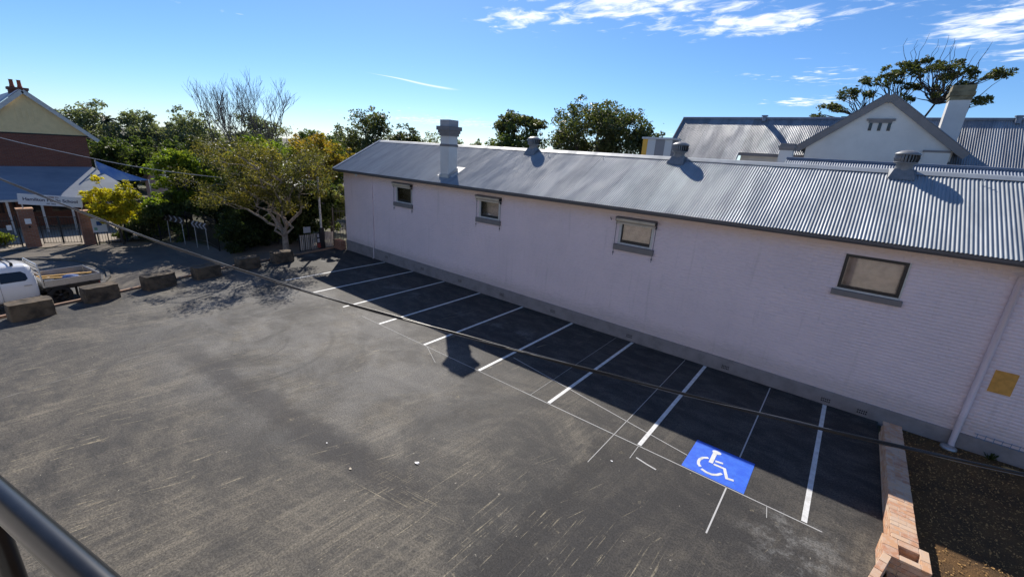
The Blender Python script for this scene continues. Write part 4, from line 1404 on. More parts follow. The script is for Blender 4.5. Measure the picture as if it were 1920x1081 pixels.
# main multi-stemmed tree by the small gate
def main_tree():
    base = (-25.2, 11.25, g(11.25))
    B = Vector(base)
    root = empty('street_tree', base)
    tag(root, 'spreading multi-stemmed tree with pale peeling trunk beside the sixth block', 'tree')
    tb = MB()
    fork = Vector((0.0, 0.0, 1.2))
    tb.tube([(0, 0, -0.15), (0.02, 0.0, 0.2), (-0.03, 0.02, 0.7), (0, 0, 1.25)], [0.235, 0.175, 0.155, 0.165], 10, cap=False)
    # world-space targets of the heavy limbs (relative to base); image left is about (-.62,-.78)
    lf, bk = Vector((-0.50, -0.80, 0)), Vector((-0.85, 0.5, 0))
    tips = []
    mains = [(lf * 3.4 + Vector((0, 0, 2.9)), 0.085), (lf * 1.5 + bk * 0.8 + Vector((0, 0, 4.6)), 0.085), (bk * 1.2 + Vector((0, 0, 5.0)), 0.08), (-lf * 2.2 + bk * 0.2 + Vector((0, 0, 4.6)), 0.09), (-lf * 1.0 - bk * 1.4 + Vector((0, 0, 4.4)), 0.07), (lf * 2.2 - bk * 0.9 + Vector((0, 0, 4.0)), 0.07), (-bk * 1.9 + Vector((0, 0, 5.3)), 0.07), (lf * 1.3 - bk * 1.7 + Vector((0, 0, 5.6)), 0.07), (lf * 3.0 + bk * 0.8 + Vector((0, 0, 4.6)), 0.07)]
    for e_, r_ in mains:
        pts = limb(tb, fork + Vector((random.uniform(-.1, .1), random.uniform(-.1, .1), random.uniform(-.4, 0))), e_, r_, 0.025, 0.13, 8, 8)
        for k in range(11):
            s_ = pts[random.randint(3, 8)]
            d = Vector((random.gauss(0, 1), random.gauss(0, 1), random.uniform(0.0, 1.2))).normalized()
            t_ = s_ + d * random.uniform(0.7, 1.9)
            if t_.z > 6.6: t_.z = 6.6 - random.uniform(0, .5)
            if t_.z < 2.4: t_.z = 2.4 + random.uniform(0, .4)
            limb(tb, s_, t_, 0.024, 0.006, 0.2, 5, 5)
            tips.append(t_)
        tips.append(e_)
    tb.build('trunk', M['bark'], root, fix=False)
    cen = [(t_.x, t_.y, t_.z) for t_ in tips]
    rad = [random.uniform(0.35, 0.75) for _ in tips]
    P = clump_points(cen, rad, 25000, 0.75, 0.05)
    vts, q_ = leaf_cloud(P, 0.055, 0.2, 0.36)
    me_ = fast_mesh('crown', vts, q_)
    me_.materials.append(L['main'])
    o_ = bpy.data.objects.new('crown', me_)
    col.objects.link(o_)
    o_.parent = root


main_tree()


def bare_tree(name, label, base, height, spread, seed, bark, lean=(0, 0)):
    rs = random.Random(seed)
    root = empty(name, base)
    tag(root, label, 'tree', 'bare winter trees behind the street tree')
    tb = MB()

    def grow(p, d, ln, r, lev):
        pts = [p]
        q_ = p.copy()
        dd = d.copy()
        for k in range(4):
            dd = (dd + Vector((rs.gauss(0, .10), rs.gauss(0, .10), 0.04))).normalized()
            q_ = q_ + dd * ln / 4
            pts.append(q_.copy())
        tb.tube(pts, [r * (1 - 0.12 * k) for k in range(5)], 6 if lev < 2 else 3, cap=False)
        if lev >= 6: return
        nb = 3
        for k in range(nb):
            a = rs.uniform(0, 6.28)
            sp = rs.uniform(0.25, 0.6) * spread
            nd = (dd + Vector((math.cos(a) * sp, math.sin(a) * sp, rs.uniform(0.1, .4)))).normalized()
            st_ = pts[rs.choice((2, 3, 4))] if k else pts[4]
            grow(st_, nd, ln * rs.uniform(0.60, 0.82), max(r * 0.62, 0.0085), lev + 1)
    grow(Vector((0, 0, -0.1)), Vector((lean[0], lean[1], 1)).normalized(), height * 0.29, 0.13, 0)
    tb.build('trunk', bark, root, fix=False)
    return root


bare_tree('bare_tree', 'left of two bare leafless trees rising behind the street tree', (-37.6, 13.6, -0.75), 13.0, 1.15, 29, M['bark_grey'], (0.0, 0.0))
bare_tree('bare_tree', 'right bare leafless tree with dense fine twigs behind the street tree', (-38.2, 16.8, -0.4), 12.4, 1.15, 48, M['bark_grey'], (0, 0))

GT = 'far trees on the left skyline'
tree('golden_tree', 'golden yellow leaved small tree behind the fence next to the gate', (-35.6, 6.0, -0.8), (-35.1, 5.75, 1.9, 1.3, 1.55, 1.65), 12000, 0.07, L['yellow'], M['bark_dark'], nclump=36, clump_r=0.27, trunk_r=0.08, flat=0.5, gaps=0.25)
tree('lime_tree', 'lime green feathery tree between the golden tree and the street tree', (-35.0, 9.6, -0.75), (-34.8, 9.5, 3.3, 1.6, 1.9, 2.0), 14000, 0.085, L['lime'], M['bark_dark'], nclump=24, clump_r=0.34, trunk_r=0.11)
tree('dark_shrub_tree', 'dark green shrubby tree under the lime tree behind the chevrons', (-34.4, 8.6, -0.7), (-34.6, 8.3, 1.1, 1.1, 1.7, 1.4), 12000, 0.08, L['dark'], M['bark_dark'], nclump=18, clump_r=0.42, trunk_r=0.08)
tree('green_tree', 'fresh green leafy tree behind the fence right of the golden tree', (-38.2, 8.4, -0.8), (-38.0, 8.3, 0.8, 1.5, 1.8, 1.3), 11000, 0.085, L['lime'], M['bark_dark'], nclump=26, clump_r=0.36, trunk_r=0.1)
tree('green_tree', 'mid green tree below the bare trees behind the street tree', (-36.5, 11.8, -0.6), (-36.4, 11.8, 2.6, 2.0, 2.2, 2.6), 15000, 0.09, L['dark'], M['bark_dark'], nclump=28, clump_r=0.36, trunk_r=0.1)
tree('autumn_tree', 'orange and yellow autumn tree left of the long building', (-32.6, 17.6, 0.0), (-32.4, 17.7, 4.7, 2.2, 2.4, 2.1), 13000, 0.085, L['orange'], M['bark_grey'], nclump=24, clump_r=0.3, trunk_r=0.12)
tree('olive_tree', 'olive leaved tree with yellowing top behind the street tree', (-33.0, 13.6, -0.2), (-32.6, 13.8, 4.2, 2.4, 2.6, 2.1), 14000, 0.085, L['lime'], M['bark_grey'], nclump=26, clump_r=0.3, trunk_r=0.12)
tree('dense_dark_tree', 'dense dark tree directly behind the street tree limbs', (-30.0, 13.0, 0.0), (-30.2, 12.8, 2.6, 1.9, 2.8, 2.3), 18000, 0.09, L['hedge'], M['bark_dark'], nclump=30, clump_r=0.4, trunk_r=0.12)
tree('hedge_bush', 'black-green bush at the fence corner left of the street tree', (-27.6, 9.7, -0.3), (-27.3, 9.8, 0.9, 1.0, 1.2, 1.25), 12000, 0.07, L['hedge'], M['bark_dark'], cat='bush', nclump=20, clump_r=0.45, trunk_r=0.05, group='dark bushes along the fence')
tree('hedge_bush', 'tall black-green bush behind the street tree trunk', (-27.0, 12.0, 0.0), (-27.0, 12.0, 1.4, 0.9, 1.4, 1.6), 13000, 0.07, L['hedge'], M['bark_dark'], cat='bush', nclump=22, clump_r=0.45, trunk_r=0.05, group='dark bushes along the fence')
tree('hedge_bush', 'tall dark bush behind the grey pole beside the building corner', (-26.2, 14.6, 0.0), (-26.2, 14.7, 2.3, 0.9, 1.3, 2.3), 14000, 0.075, L['dark'], M['bark_dark'], cat='bush', nclump=26, clump_r=0.42, trunk_r=0.05, group='dark bushes along the fence')
tree('flowering_shrub', 'pale cream flecked shrub above the small gate by the building corner', (-25.2, 15.2, 0.0), (-25.1, 15.0, 3.2, 0.45, 0.5, 0.75), 2600, 0.06, L['bloom'], M['bark_dark'], cat='bush', nclump=10, clump_r=0.4, trunk_r=0.03)
tree('low_shrub', 'leafy green shrub inside the left school fence', (-38.6, 0.6, -0.8), (-38.5, 0.7, -0.3, 0.5, 1.3, 0.5), 5000, 0.06, L['lime'], M['bark_dark'], cat='bush', nclump=16, clump_r=0.5, trunk_r=0.03)
tree('fence_shrub', 'green shrub growing through the fence between notice board and chevrons', (-36.9, 7.2, -0.8), (-36.8, 7.0, -0.1, 0.6, 1.5, 0.75), 6000, 0.06, L['dark'], M['bark_dark'], cat='bush', nclump=16, clump_r=0.5, trunk_r=0.03)
tree('hedge_bush', 'dark spreading bush left of the trunk between chevron signs and street tree', (-28.6, 10.9, -0.1), (-28.5, 10.6, 1.5, 1.2, 1.5, 1.7), 15000, 0.08, L['hedge'], M['bark_dark'], cat='bush', nclump=24, clump_r=0.45, trunk_r=0.05, group='dark bushes along the fence')
tree('hedge_bush', 'deep green tree-like bush behind the left chevron end', (-32.0, 10.8, -0.2), (-32.0, 10.6, 1.6, 1.6, 1.7, 1.9), 15000, 0.09, L['hedge'], M['bark_dark'], cat='bush', nclump=24, clump_r=0.42, trunk_r=0.06, group='dark bushes along the fence')
tree('hedge_bush', 'dark green bush between street tree and grey pole, behind the left paling gate', (-27.6, 13.6, 0.0), (-27.5, 13.5, 2.0, 1.1, 1.5, 2.1), 15000, 0.08, L['hedge'], M['bark_dark'], cat='bush', nclump=24, clump_r=0.45, trunk_r=0.05, group='dark bushes along the fence')
# far skyline, left
for nm, lb, bs, cr, nl, sz, lm_ in (
    ('fig_tree', 'rounded dark fig tree on the skyline just right of the brick gable', (-84, 11.5, -1), (-84, 11.2, 4.8, 4.5, 4.8, 4.1), 13000, 0.17, 'grey'),
    ('fig_tree', 'tallest rounded fig tree on the skyline right of the palm', (-79, 17.2, -1), (-78.5, 17.3, 4.6, 4.0, 4.6, 4.3), 13000, 0.165, 'grey'),
    ('fig_tree', 'broad fig tree on the skyline left of the bare trees', (-75, 22.6, -1), (-74.5, 22.2, 4.4, 4.0, 4.6, 4.1), 13000, 0.16, 'grey'),
    ('leafy_tree', 'dark mid-green tree beside the brick gable wall', (-60, 10.5, -1), (-59.5, 10.3, 2.6, 2.6, 2.6, 3.1), 14000, 0.14, 'dark'),
    ('leafy_tree', 'dark green tree below the tallest skyline fig', (-61, 14.7, -1), (-60.5, 14.6, 3.0, 2.6, 3.1, 3.1), 14000, 0.14, 'dark'),
    ('leafy_tree', 'dark olive tree just left of the bare trees', (-53, 17.4, -1), (-52.6, 17.0, 3.0, 2.4, 2.8, 3.0), 13000, 0.13, 'fig'),
    ('leafy_tree', 'green tree behind the autumn tree', (-43, 23.3, -1), (-42.0, 22.8, 4.4, 2.6, 2.9, 3.2), 14000, 0.12, 'dark'),
    ('leafy_tree', 'grey green tree on the far skyline behind the bare trees', (-66, 28, -1), (-66, 28, 4.2, 4.5, 5, 4.2), 13000, 0.17, 'grey'),
    ('leafy_tree', 'wide grey green tree on the far skyline behind the autumn tree', (-58, 33, -1), (-58, 33, 4.2, 4.5, 5, 4.0), 13000, 0.16, 'grey'),
    ('leafy_tree', 'dense green tree filling the gap below the skyline behind the school hall', (-55, 22, -1), (-55, 22, 3.0, 3.0, 3.8, 3.4), 13000, 0.15, 'dark'),
    ('leafy_tree', 'dark rounded tree between the bare trees and the gum tree', (-46, 29, -1), (-46, 29, 4.0, 2.6, 3.0, 3.4), 13000, 0.13, 'dark'),
    ('gum_tree', 'open crowned gum tree left of the corrugated ridge end', (-38, 26.4, -0.5), (-37.7, 26.3, 6.2, 3.0, 3.2, 3.3), 13000, 0.10, 'fig'),
    ('gum_tree', 'thin leafy gum with drooping twigs touching the ridge end', (-34.6, 27.9, -0.5), (-34.6, 27.9, 6.0, 1.6, 1.8, 2.4), 6000, 0.10, 'fig')):
    tree(nm, lb, bs, cr, nl, sz, L[lm_], M['bark_dark'], group=GT, nclump=34, clump_r=0.3, trunk_r=0.25, gaps=0.45)
GB = 'trees behind the long roof'
tree('wispy_tree', 'wispy open tree behind the ridge left of the big fig', (-27.4, 35.7, 0), (-27.4, 35.6, 8.7, 2.7, 2.7, 1.5), 7500, 0.11, L['fig'], M['bark_dark'], group=GB, nclump=26, clump_r=0.38, trunk_r=0.16, flat=0.6)
tree('leafy_bush', 'dense rounded bush below the wispy tree behind the ridge', (-26.6, 34.6, 0), (-26.6, 34.6, 5.9, 3.2, 3.2, 2.6), 13000, 0.11, L['dark'], M['bark_dark'], group=GB, nclump=30, clump_r=0.36, trunk_r=0.16)
tree('fig_tree', 'large dark domed fig tree behind the middle of the long roof', (-20.0, 37.0, 0), (-20.0, 37.2, 8.1, 4.9, 4.0, 3.3), 23000, 0.115, L['fig'], M['bark_dark'], group=GB, nclump=44, clump_r=0.36, trunk_r=0.3, flat=0.6)
tree('fig_tree', 'low dark fig bough right of the big domed fig', (-16.2, 39.9, 0), (-16.0, 39.9, 7.8, 1.6, 1.6, 1.4), 6000, 0.12, L['fig'], M['bark_dark'], group=GB, nclump=18, clump_r=0.42, trunk_r=0.16)
tree('distant_tree', 'small distant treetop right of the front chimney', (-68, 58.5, -1), (-68, 58.5, 5.6, 3.4, 3.4, 3.2), 4000, 0.17, L['grey'], M['bark_dark'], group=GB, nclump=20, clump_r=0.34, trunk_r=0.2)
tree('distant_tree', 'low distant treetop left of the wispy tree', (-62.8, 64.5, -1), (-62.8, 64.5, 5.3, 4.6, 4.6, 2.9), 5000, 0.2, L['grey'], M['bark_dark'], group=GB, nclump=20, clump_r=0.34, trunk_r=0.2)


# umbrella-crowned tree behind the gable
def umbrella_tree():
    base = (1.6, 40.0, 0.0)
    pads = []
    spec = [(1.6, 13.0, 1.5, 0.75, 12), (0.2, 12.75, 1.0, 0.6, 7), (2.9, 12.7, 1.0, 0.5, 6), (-0.8, 12.3, 1.2, 0.45, 7), (-2.0, 11.5, 1.1, 0.42, 7), (-2.9, 10.6, 0.8, 0.35, 5), (-3.7, 10.1, 0.5, 0.2, 2), (5.0, 12.5, 0.5, 0.2, 3), (4.2, 12.45, 0.8, 0.28, 5), (3.5, 11.75, 0.6, 0.28, 4), (4.6, 10.95, 0.8, 0.25, 4), (2.2, 11.2, 0.5, 0.25, 2), (0.9, 11.0, 0.45, 0.22, 2), (1.6, 11.9, 1.2, 0.3, 4)]
    for x, z_, rx, rz2, n_ in spec:
        for k in range(n_ * 2):
            a = random.uniform(0, 6.28)
            q_ = math.sqrt(random.random())
            pads.append((x + math.cos(a) * rx * q_, 40 + math.sin(a) * max(rx, 0.8) * 1.3 * q_, z_ + random.uniform(-rz2, rz2) * 0.6, random.uniform(0.16, 0.36)))

    def twigs(tb, B):
        for x, z0, z1 in ((0.4, 13.2, 14.7), (0.9, 13.3, 14.9), (1.3, 13.4, 14.5), (2.0, 13.5, 14.7), (2.6, 13.4, 14.5), (3.2, 13.0, 14.1), (3.6, 13.0, 14.2)):
            p0 = Vector((x, 40, z0 - 1.2)) - B
            for k in range(2):
                limb(tb, p0, Vector((x + random.uniform(-.35, .5), 40 + random.uniform(-.3, .3), z1 - k * 0.35)) - B, 0.03, 0.008, 0.1, 5, 4)
    tree('umbrella_tree', 'spreading flat-topped tree with bare top twigs behind the white gable', base, (1.4, 40, 12.0, 4, 3, 2), 15000, 0.068, L['fig'], M['bark_dark'], clumps=pads, trunk_r=0.17, fork=0.42, extra=twigs, flat=0.5)


umbrella_tree()

# palm on the skyline
pr = empty('palm_tree', (-79, 14.2, -1))
tag(pr, 'single palm standing out of the skyline figs', 'tree')
MB().tube([(0, 0, -0.1), (0.05, 0, 4), (0, 0, 8.0)], [0.28, 0.22, 0.2], 8).build('trunk', M['bark_grey'], pr)
mbp = MB()
for k in range(34):
    a = random.uniform(0, 6.28)
    el = random.uniform(-0.5, 1.25)
    ln = random.uniform(1.2, 1.7)
    pts = []
    for s in range(7):
        t_ = s / 6
        r_ = ln * t_ * math.cos(el) * (1 - 0.15 * t_)
        pts.append(Vector((math.cos(a) * r_, math.sin(a) * r_, 8.0 + ln * t_ * math.sin(el) - 0.8 * t_ * t_)))
    sd_ = Vector((-math.sin(a), math.cos(a), 0))
    for s in range(6):
        for sg in (-1, 1):
            p, q_ = pts[s], pts[s + 1]
            wv = 0.30 * (1 - 0.5 * s / 6)
            mbp.add([p, q_, q_ + sd_ * sg * wv + Vector((0, 0, -0.18))], [(0, 1, 2)])
mbp.build('crown', L['palm'], pr, fix=False)

# ================================================================== SCHOOL SIDE
M['verandah'] = corrugated('verandah_iron', (0.27, 0.31, 0.37), (0.21, 0.245, 0.30), 0.55, 0.1)
M['gable_cream'] = pbr('yellow_cream_paint', (0.84, 0.64, 0.33), 0.6, var=0.1)
sb = empty('brick_school_building', (-45, 3.9, -0.8))
tag(sb, 'dark brick school building with cream gable and blue-grey verandah roof', 'building')


def spart(mbx, name, m, parent=sb, fix=True):
    o_ = mbx.build(name, m, parent, fix=fix)
    if parent is sb: o_.location = (45, -3.9, 0.8)
    return o_


XW = -45.0
spart(MB().box(-58, XW, 1.35, 6.72, -0.8, 5.45), 'wall', M['brick_far'])
spart(MB().prism([(1.0, 5.46), (7.05, 5.46), (4.08, 7.95)], 'x', XW - 0.2, XW - 0.01), 'gable', M['gable_cream'])
spart(MB().box(XW - .1, XW + 0.03, 1.0, 6.9, 5.38, 5.458), 'string_course', M['interior'])
for k in range(4): spart(MB().box(XW - 0.005, XW + 0.015, 3.55 + k * 0.27, 3.72 + k * 0.27, 6.2, 7.0), 'gable_slat', M['gable_cream'])
for s in (-1, 1):
    a, b_ = Vector((XW + 0.25, 4.08, 8.10)), Vector((XW + 0.25, 4.08 + s * 3.25, 5.12))
    spart(MB().bar(a, b_, 0.08, 0.24), 'barge_board', M['white_paint'])
    d = Vector((0, s * 3.25, -2.98))
    nrm = Vector((0, 2.98 * s, 3.25)).normalized()
    p0, p1 = a + nrm * 0.14, b_ + nrm * 0.14
    back = Vector((-13, 0, 0))
    spart(MB().add([p0 + Vector((.06, 0, 0)), p1 + Vector((.06, 0, 0)), p1 + back, p0 + back], [(0, 1, 2, 3)]), 'roof', M['roof_blue'], fix=False)
scm = spart(MB().box(-48.5, -47.5, 3.72, 4.62, 6.6, 8.26).box(-48.6, -47.4, 3.66, 4.68, 8.26, 8.42), 'chimney', M['brick_far'])
for y in (3.95, 4.32): MB().lathe([(.12, 8.42), (.135, 8.5), (.11, 8.55), (.10, 8.88), (.125, 8.92), (.08, 8.92)], 12, (-48, y, 0)).build('chimney_pot', M['terracotta'], scm)
# verandah: hipped corrugated skirt roof with posts
zt_, zb_ = 3.28, 1.42
spart(MB().add([(XW, -4, zt_), (XW, 6.72, zt_), (-42, 9.3 - 4.3, zb_), (-42, -4, zb_)], [(0, 3, 2, 1)]), 'verandah_roof', M['verandah'], fix=False)
spart(MB().add([(XW + .0, 6.725, zt_), (-42, 5.0, zb_), (-42.0, 8.6, zb_ + 0.1), (XW - 3, 8.6, zb_ + .1), (XW - 3, 6.725, zt_)], [(0, 1, 2), (0, 2, 3, 4)]), 'verandah_side_roof', M['roof'], fix=False)
spart(MB().box(-42.06, -41.98, -4, 5.0, zb_ - 0.14, zb_ - 0.01), 'verandah_gutter', M['white_paint'])
for y in (-2.6, 0.2, 1.9, 3.4, 4.8): spart(MB().box(-42.2, -42.09, y - .055, y + .055, -0.8, zb_), 'verandah_post', M['white_paint'])
for y in (1.9, 3.2, 4.6): spart(MB().box(XW + .005, XW + .03, y - .5, y + .5, 0.2, 1.6), 'window', M['glass_dark'])
# blue shade sail beyond the verandah
ssl = MB()
A_, B_, C_ = Vector((-44.8, 6.9, 3.75)), Vector((-44.5, 9.8, 2.35)), Vector((-44.0, 7.0, 2.5))
gr = 8
idx = {}
for i in range(gr + 1):
    for j in range(gr + 1 - i):
        u, v_ = i / gr, j / gr
        p = A_ * (1 - u - v_) + B_ * u + C_ * v_
        p.z -= 0.35 * (u * v_ + v_ * (1 - u - v_) + u * (1 - u - v_))
        idx[i, j] = len(ssl.v)
        ssl.v.append(tuple(p))
for i in range(gr):
    for j in range(gr - i):
        ssl.f.append((idx[i, j], idx[i + 1, j], idx[i, j + 1])); ssl.sm.append(True)
        if j < gr - i - 1:
            ssl.f.append((idx[i + 1, j], idx[i + 1, j + 1], idx[i, j + 1])); ssl.sm.append(True)
sho = empty('shade_sail', (-44.5, 8, -0.8))
tag(sho, 'blue and white shade sail at the corner of the brick school building', 'shade sail')
o_ = ssl.build('cloth', M['sail'], sho, fix=False); o_.location = (44.5, -8, 0.8)
for p in (B_, C_, A_):
    o_ = MB().tube([(p.x, p.y, -0.8), (p.x, p.y, p.z + 0.05)], 0.05, 8).build('post', M['galv'], sho); o_.location = (44.5, -8, 0.8)


def hall(name, label, x0, x1, y0, y1, ze, zr2, roofm):
    r_ = empty(name, ((x0 + x1) / 2, (y0 + y1) / 2, -0.9))
    tag(r_, label, 'building')
    lo = (-(x0 + x1) / 2, -(y0 + y1) / 2, 0.9)
    a = MB().box(x0 + .3, x1 - .3, y0 + .3, y1 - .3, -0.9, ze).build('wall', M['box_pale'], r_); a.location = lo
    xm = (x0 + x1) / 2
    b2 = MB().add([(x0, y0, ze - .1), (x0, y1, ze - .1), (xm, y1, zr2), (xm, y0, zr2), (x1, y0, ze - .1), (x1, y1, ze - .1)], [(0, 1, 2, 3), (3, 2, 5, 4)]).build('roof', roofm, r_, fix=False); b2.location = lo
    for sy in (y0 + .3, y1 - .32):
        c2 = MB().prism([(x0 + .4, ze), (x1 - .4, ze), (xm, zr2 - .1)], 'y', sy, sy + .02).build('gable', M['box_pale'], r_); c2.location = lo
    for y in np.arange(y0 + 1.5, y1 - 1, 2.4):
        d2 = MB().box(x1 - .302, x1 - .28, y - .5, y + .5, 0.2, 1.3).build('window', M['glass_dark'], r_); d2.location = lo


hall('school_hall', 'low pale school building with grey metal roof glimpsed through the trees', -54, -43, 11.2, 25, 1.4, 3.9, M['roof_blue'])


# ------------------------------------------------------------------ fences, gates, pillars
def picket_fence(name, label, pts, height, spacing=0.125, m=None, top_spear=True, z0off=0.05, group=None, pr_=0.011):
    m = m or M['steel_black']
    b0 = (pts[0][0], pts[0][1], g(pts[0][1]))
    root = empty(name, b0)
    tag(root, label, 'fence', group)
    B = Vector(b0)
    proto = None
    for (x0, y0), (x1, y1) in zip(pts, pts[1:]):
        ln = math.hypot(x1 - x0, y1 - y0)
        n_ = max(1, int(ln / spacing))
        za, zb = g(y0), g(y1)
        for h in (0.16, height - 0.2):
            MB().bar(Vector((x0, y0, za + h)) - B, Vector((x1, y1, zb + h)) - B, 0.035, 0.035).build('rail', m, root)
        for k in range(n_):
            t_ = (k + 0.5) / n_
            x, y = x0 + (x1 - x0) * t_, y0 + (y1 - y0) * t_
            if proto is None:
                pk = MB().tube([(0, 0, z0off), (0, 0, height - 0.06)], pr_, 6)
                pk.tube([(0, 0, height - 0.06), (0, 0, height - 0.03), (0, 0, height + 0.02)], [pr_ * 1.5, pr_ * 1.6, 0.002], 6, cap=False)
                proto = pk.build('picket', m, root, loc=Vector((x, y, g(y))) - B)
            else:
                inst(proto, loc=Vector((x, y, g(y))) - B)
    for x, y in pts:
        MB().box(-.03, .03, -.03, .03, -0.05, height + 0.05).build('post', m, root, loc=Vector((x, y, g(y))) - B)
    return root


picket_fence('steel_fence', 'black steel picket fence left of the school gate pillars', [(-37.9, -1.6), (-37.75, 0.2), (-37.65, 1.85)], 1.75)
picket_fence('steel_fence', 'black steel picket fence running behind the notice board and chevron signs', [(-36.2, 4.95), (-36.25, 6.3), (-35.4, 7.85), (-33.3, 8.85), (-31.2, 9.2), (-29.0, 9.1)], 1.85)


def gate_leaf(name, label, p0, p1, height, dense=0.12, midrail=None, m=None, lower=True):
    m = m or M['steel_black']
    zb = g((p0[1] + p1[1]) / 2) + 0.04
    root = empty(name, (p0[0], p0[1], zb))
    tag(root, label, 'gate', 'steel gates on the school side')
    B = Vector((p0[0], p0[1], zb))
    a, b_ = Vector((p0[0], p0[1], zb)) - B, Vector((p1[0], p1[1], zb)) - B
    U = Vector((0, 0, 1))
    for h in (0.05, height * 0.55, height - 0.05): MB().bar(a + U * h, b_ + U * h, 0.03, 0.035).build('rail', m, root)
    for p in (a, b_): MB().bar(p, p + U * height, 0.045, 0.045).build('stile', m, root)
    ln = (b_ - a).length
    n_ = int(ln / dense)
    proto = None
    for k in range(n_):
        q_ = a.lerp(b_, (k + 0.5) / n_)
        if proto is None: proto = MB().tube([(0, 0, 0.03), (0, 0, height - 0.02)], 0.010, 6).build('picket', m, root, loc=q_)
        else: inst(proto, loc=q_)


gate_leaf('gate_leaf', 'left black steel gate leaf between the brick pillars', (-37.85, 2.75), (-37.45, 3.52), 1.65)
gate_leaf('gate_leaf', 'right black steel gate leaf between the brick pillars', (-37.43, 3.56), (-37.0, 4.28), 1.65)


def pillar(label, x, y, s, h):
    r_ = empty('brick_pillar', (x, y, -0.8))
    tag(r_, label, 'pillar', 'brick gate pillars')
    MB().box(-s / 2, s / 2, -s / 2, s / 2, -0.1, h).build('shaft', M['brick_pier'], r_)
    MB().cbox(-s / 2 - .04, s / 2 + .04, -s / 2 - .04, s / 2 + .04, h, h + .07, .012).build('cap', M['cap_tile'] if 'cap_tile' in M else M.setdefault('cap_tile', pbr('pillar_cap', (0.42, 0.24, 0.14), 0.85)), r_)
    return r_


pl_ = pillar('brick gate pillar with a white notice, left of the double gate', -37.45, 2.28, 0.62, 2.18)
MB().box(0.312, 0.32, -0.12, 0.13, 1.38, 1.68).build('notice', M['paper'], pl_)
MB().box(0.312, 0.34, -0.03, 0.06, 1.15, 1.28).build('intercom', M['steel_black'], pl_)
pillar('brick gate pillar on the right of the double gate next to the notice board', -36.6, 4.60, 0.5, 2.02)

# school name sign over the gate
sg = empty('school_sign', (-37.2, 3.4, 0))
tag(sg, 'white school name board spanning above the gate between brick pillars', 'sign')
SA, SB = Vector((-37.3, 2.13, 2.0)), Vector((-36.3, 4.62, 1.78))
axis = (SB - SA)
SL = axis.length
axis.normalize()
upv = Vector((0.0, 0.0, 1.0))
upv = (upv - axis * upv.dot(axis)).normalized()
nrmv = axis.cross(upv)            # faces the camera side
if nrmv.x < 0: nrmv = -nrmv
Ms = Matrix((axis, upv, nrmv)).transposed().to_4x4()
Ms.translation = (SA + SB) / 2 - Vector((-37.2, 3.4, 0))
bo = MB().cbox(-SL / 2, SL / 2, -0.30, 0.30, -0.03, 0.0, 0.006).build('board', M['sign'], sg)
bo.matrix_local = Ms
for sx in (-SL / 2 + .12, SL / 2 - .08):
    p = Vector((-37.2, 3.4, 0)) + Ms @ Vector((sx, -0.3, -0.06))
    b3 = MB().bar((p.x, p.y, 1.2), (p.x, p.y, p.z + 0.5), 0.05, 0.05).build('post', M['galv'], sg)
    b3.location = (37.2, -3.4, 0)


def text(body, size, x, y, m, bold=0.0):
    cu = bpy.data.curves.new('lettering', 'FONT')
    cu.body = body
    cu.size = size
    cu.align_x = 'CENTER'
    cu.extrude = 0.003
    cu.offset = bold
    to = bpy.data.objects.new('lettering', cu)
    col.objects.link(to)
    bpy.context.view_layer.update()
    dg = bpy.context.evaluated_depsgraph_get()
    me_ = bpy.data.meshes.new_from_object(to.evaluated_get(dg))
    bpy.data.objects.remove(to)
    me_.materials.clear()
    me_.materials.append(m)
    o2 = bpy.data.objects.new('lettering', me_)
    col.objects.link(o2)
    o2.parent = sg
    o2.matrix_local = Ms @ Matrix.Translation((x, y, 0.004))
    return o2


text('Hamilton Public School', 0.245, 0.0, -0.06, M['sign_text'], 0.006)
text('WELCOME TO', 0.105, 0.0, 0.165, M['text_red'], 0.003)
text('EST 1858', 0.10, 0.0, -0.22, M['sign_text'], 0.002)

# notice board by the right pillar
nb = empty('notice_board', (-36.0, 5.1, -0.8))
tag(nb, 'white notice board with coloured panels hung on the fence by the right pillar', 'notice board')
MB().cbox(-0.02, 0.02, -0.33, 0.33, 0.80, 1.65, 0.006).build('board', M['sign'], nb)
MB().box(0.021, 0.025, -0.12, 0.12, 1.22, 1.46).build('printed_panel', M['blue_cloth'], nb)
MB().box(0.021, 0.025, -0.27, -0.12, 0.93, 1.10).build('printed_panel', M['board_green'] if 'board_green' in M else M.setdefault('board_green', pbr('panel_green', (0.20, 0.36, 0.27), 0.6)), nb)
MB().box(0.021, 0.025, 0.14, 0.28, 1.30, 1.6).build('printed_panel', M['text_red'], nb)
for y in (-0.28, 0.28): MB().tube([(-0.04, y, -0.05), (-0.04, y, 1.7)], 0.025, 8).build('post', M['steel_black'], nb)
tag(MB().cbox(-37.60, -37.585, 0.95, 1.15, 0.38, 0.62, 0.003).build('fence_notice', M['patch']), 'small yellow notice fixed on the left school fence', 'notice')
tag(MB().cbox(-37.57, -37.555, 1.42, 1.62, 0.22, 0.50, 0.003).build('fence_notice', M['paper']), 'small white notice fixed on the left school fence near the pillar', 'notice')


M['sign_grey'] = pbr('grey_sign_face', (0.34, 0.34, 0.36), 0.6)  # grey puts the shade on the chevron marks into their colour


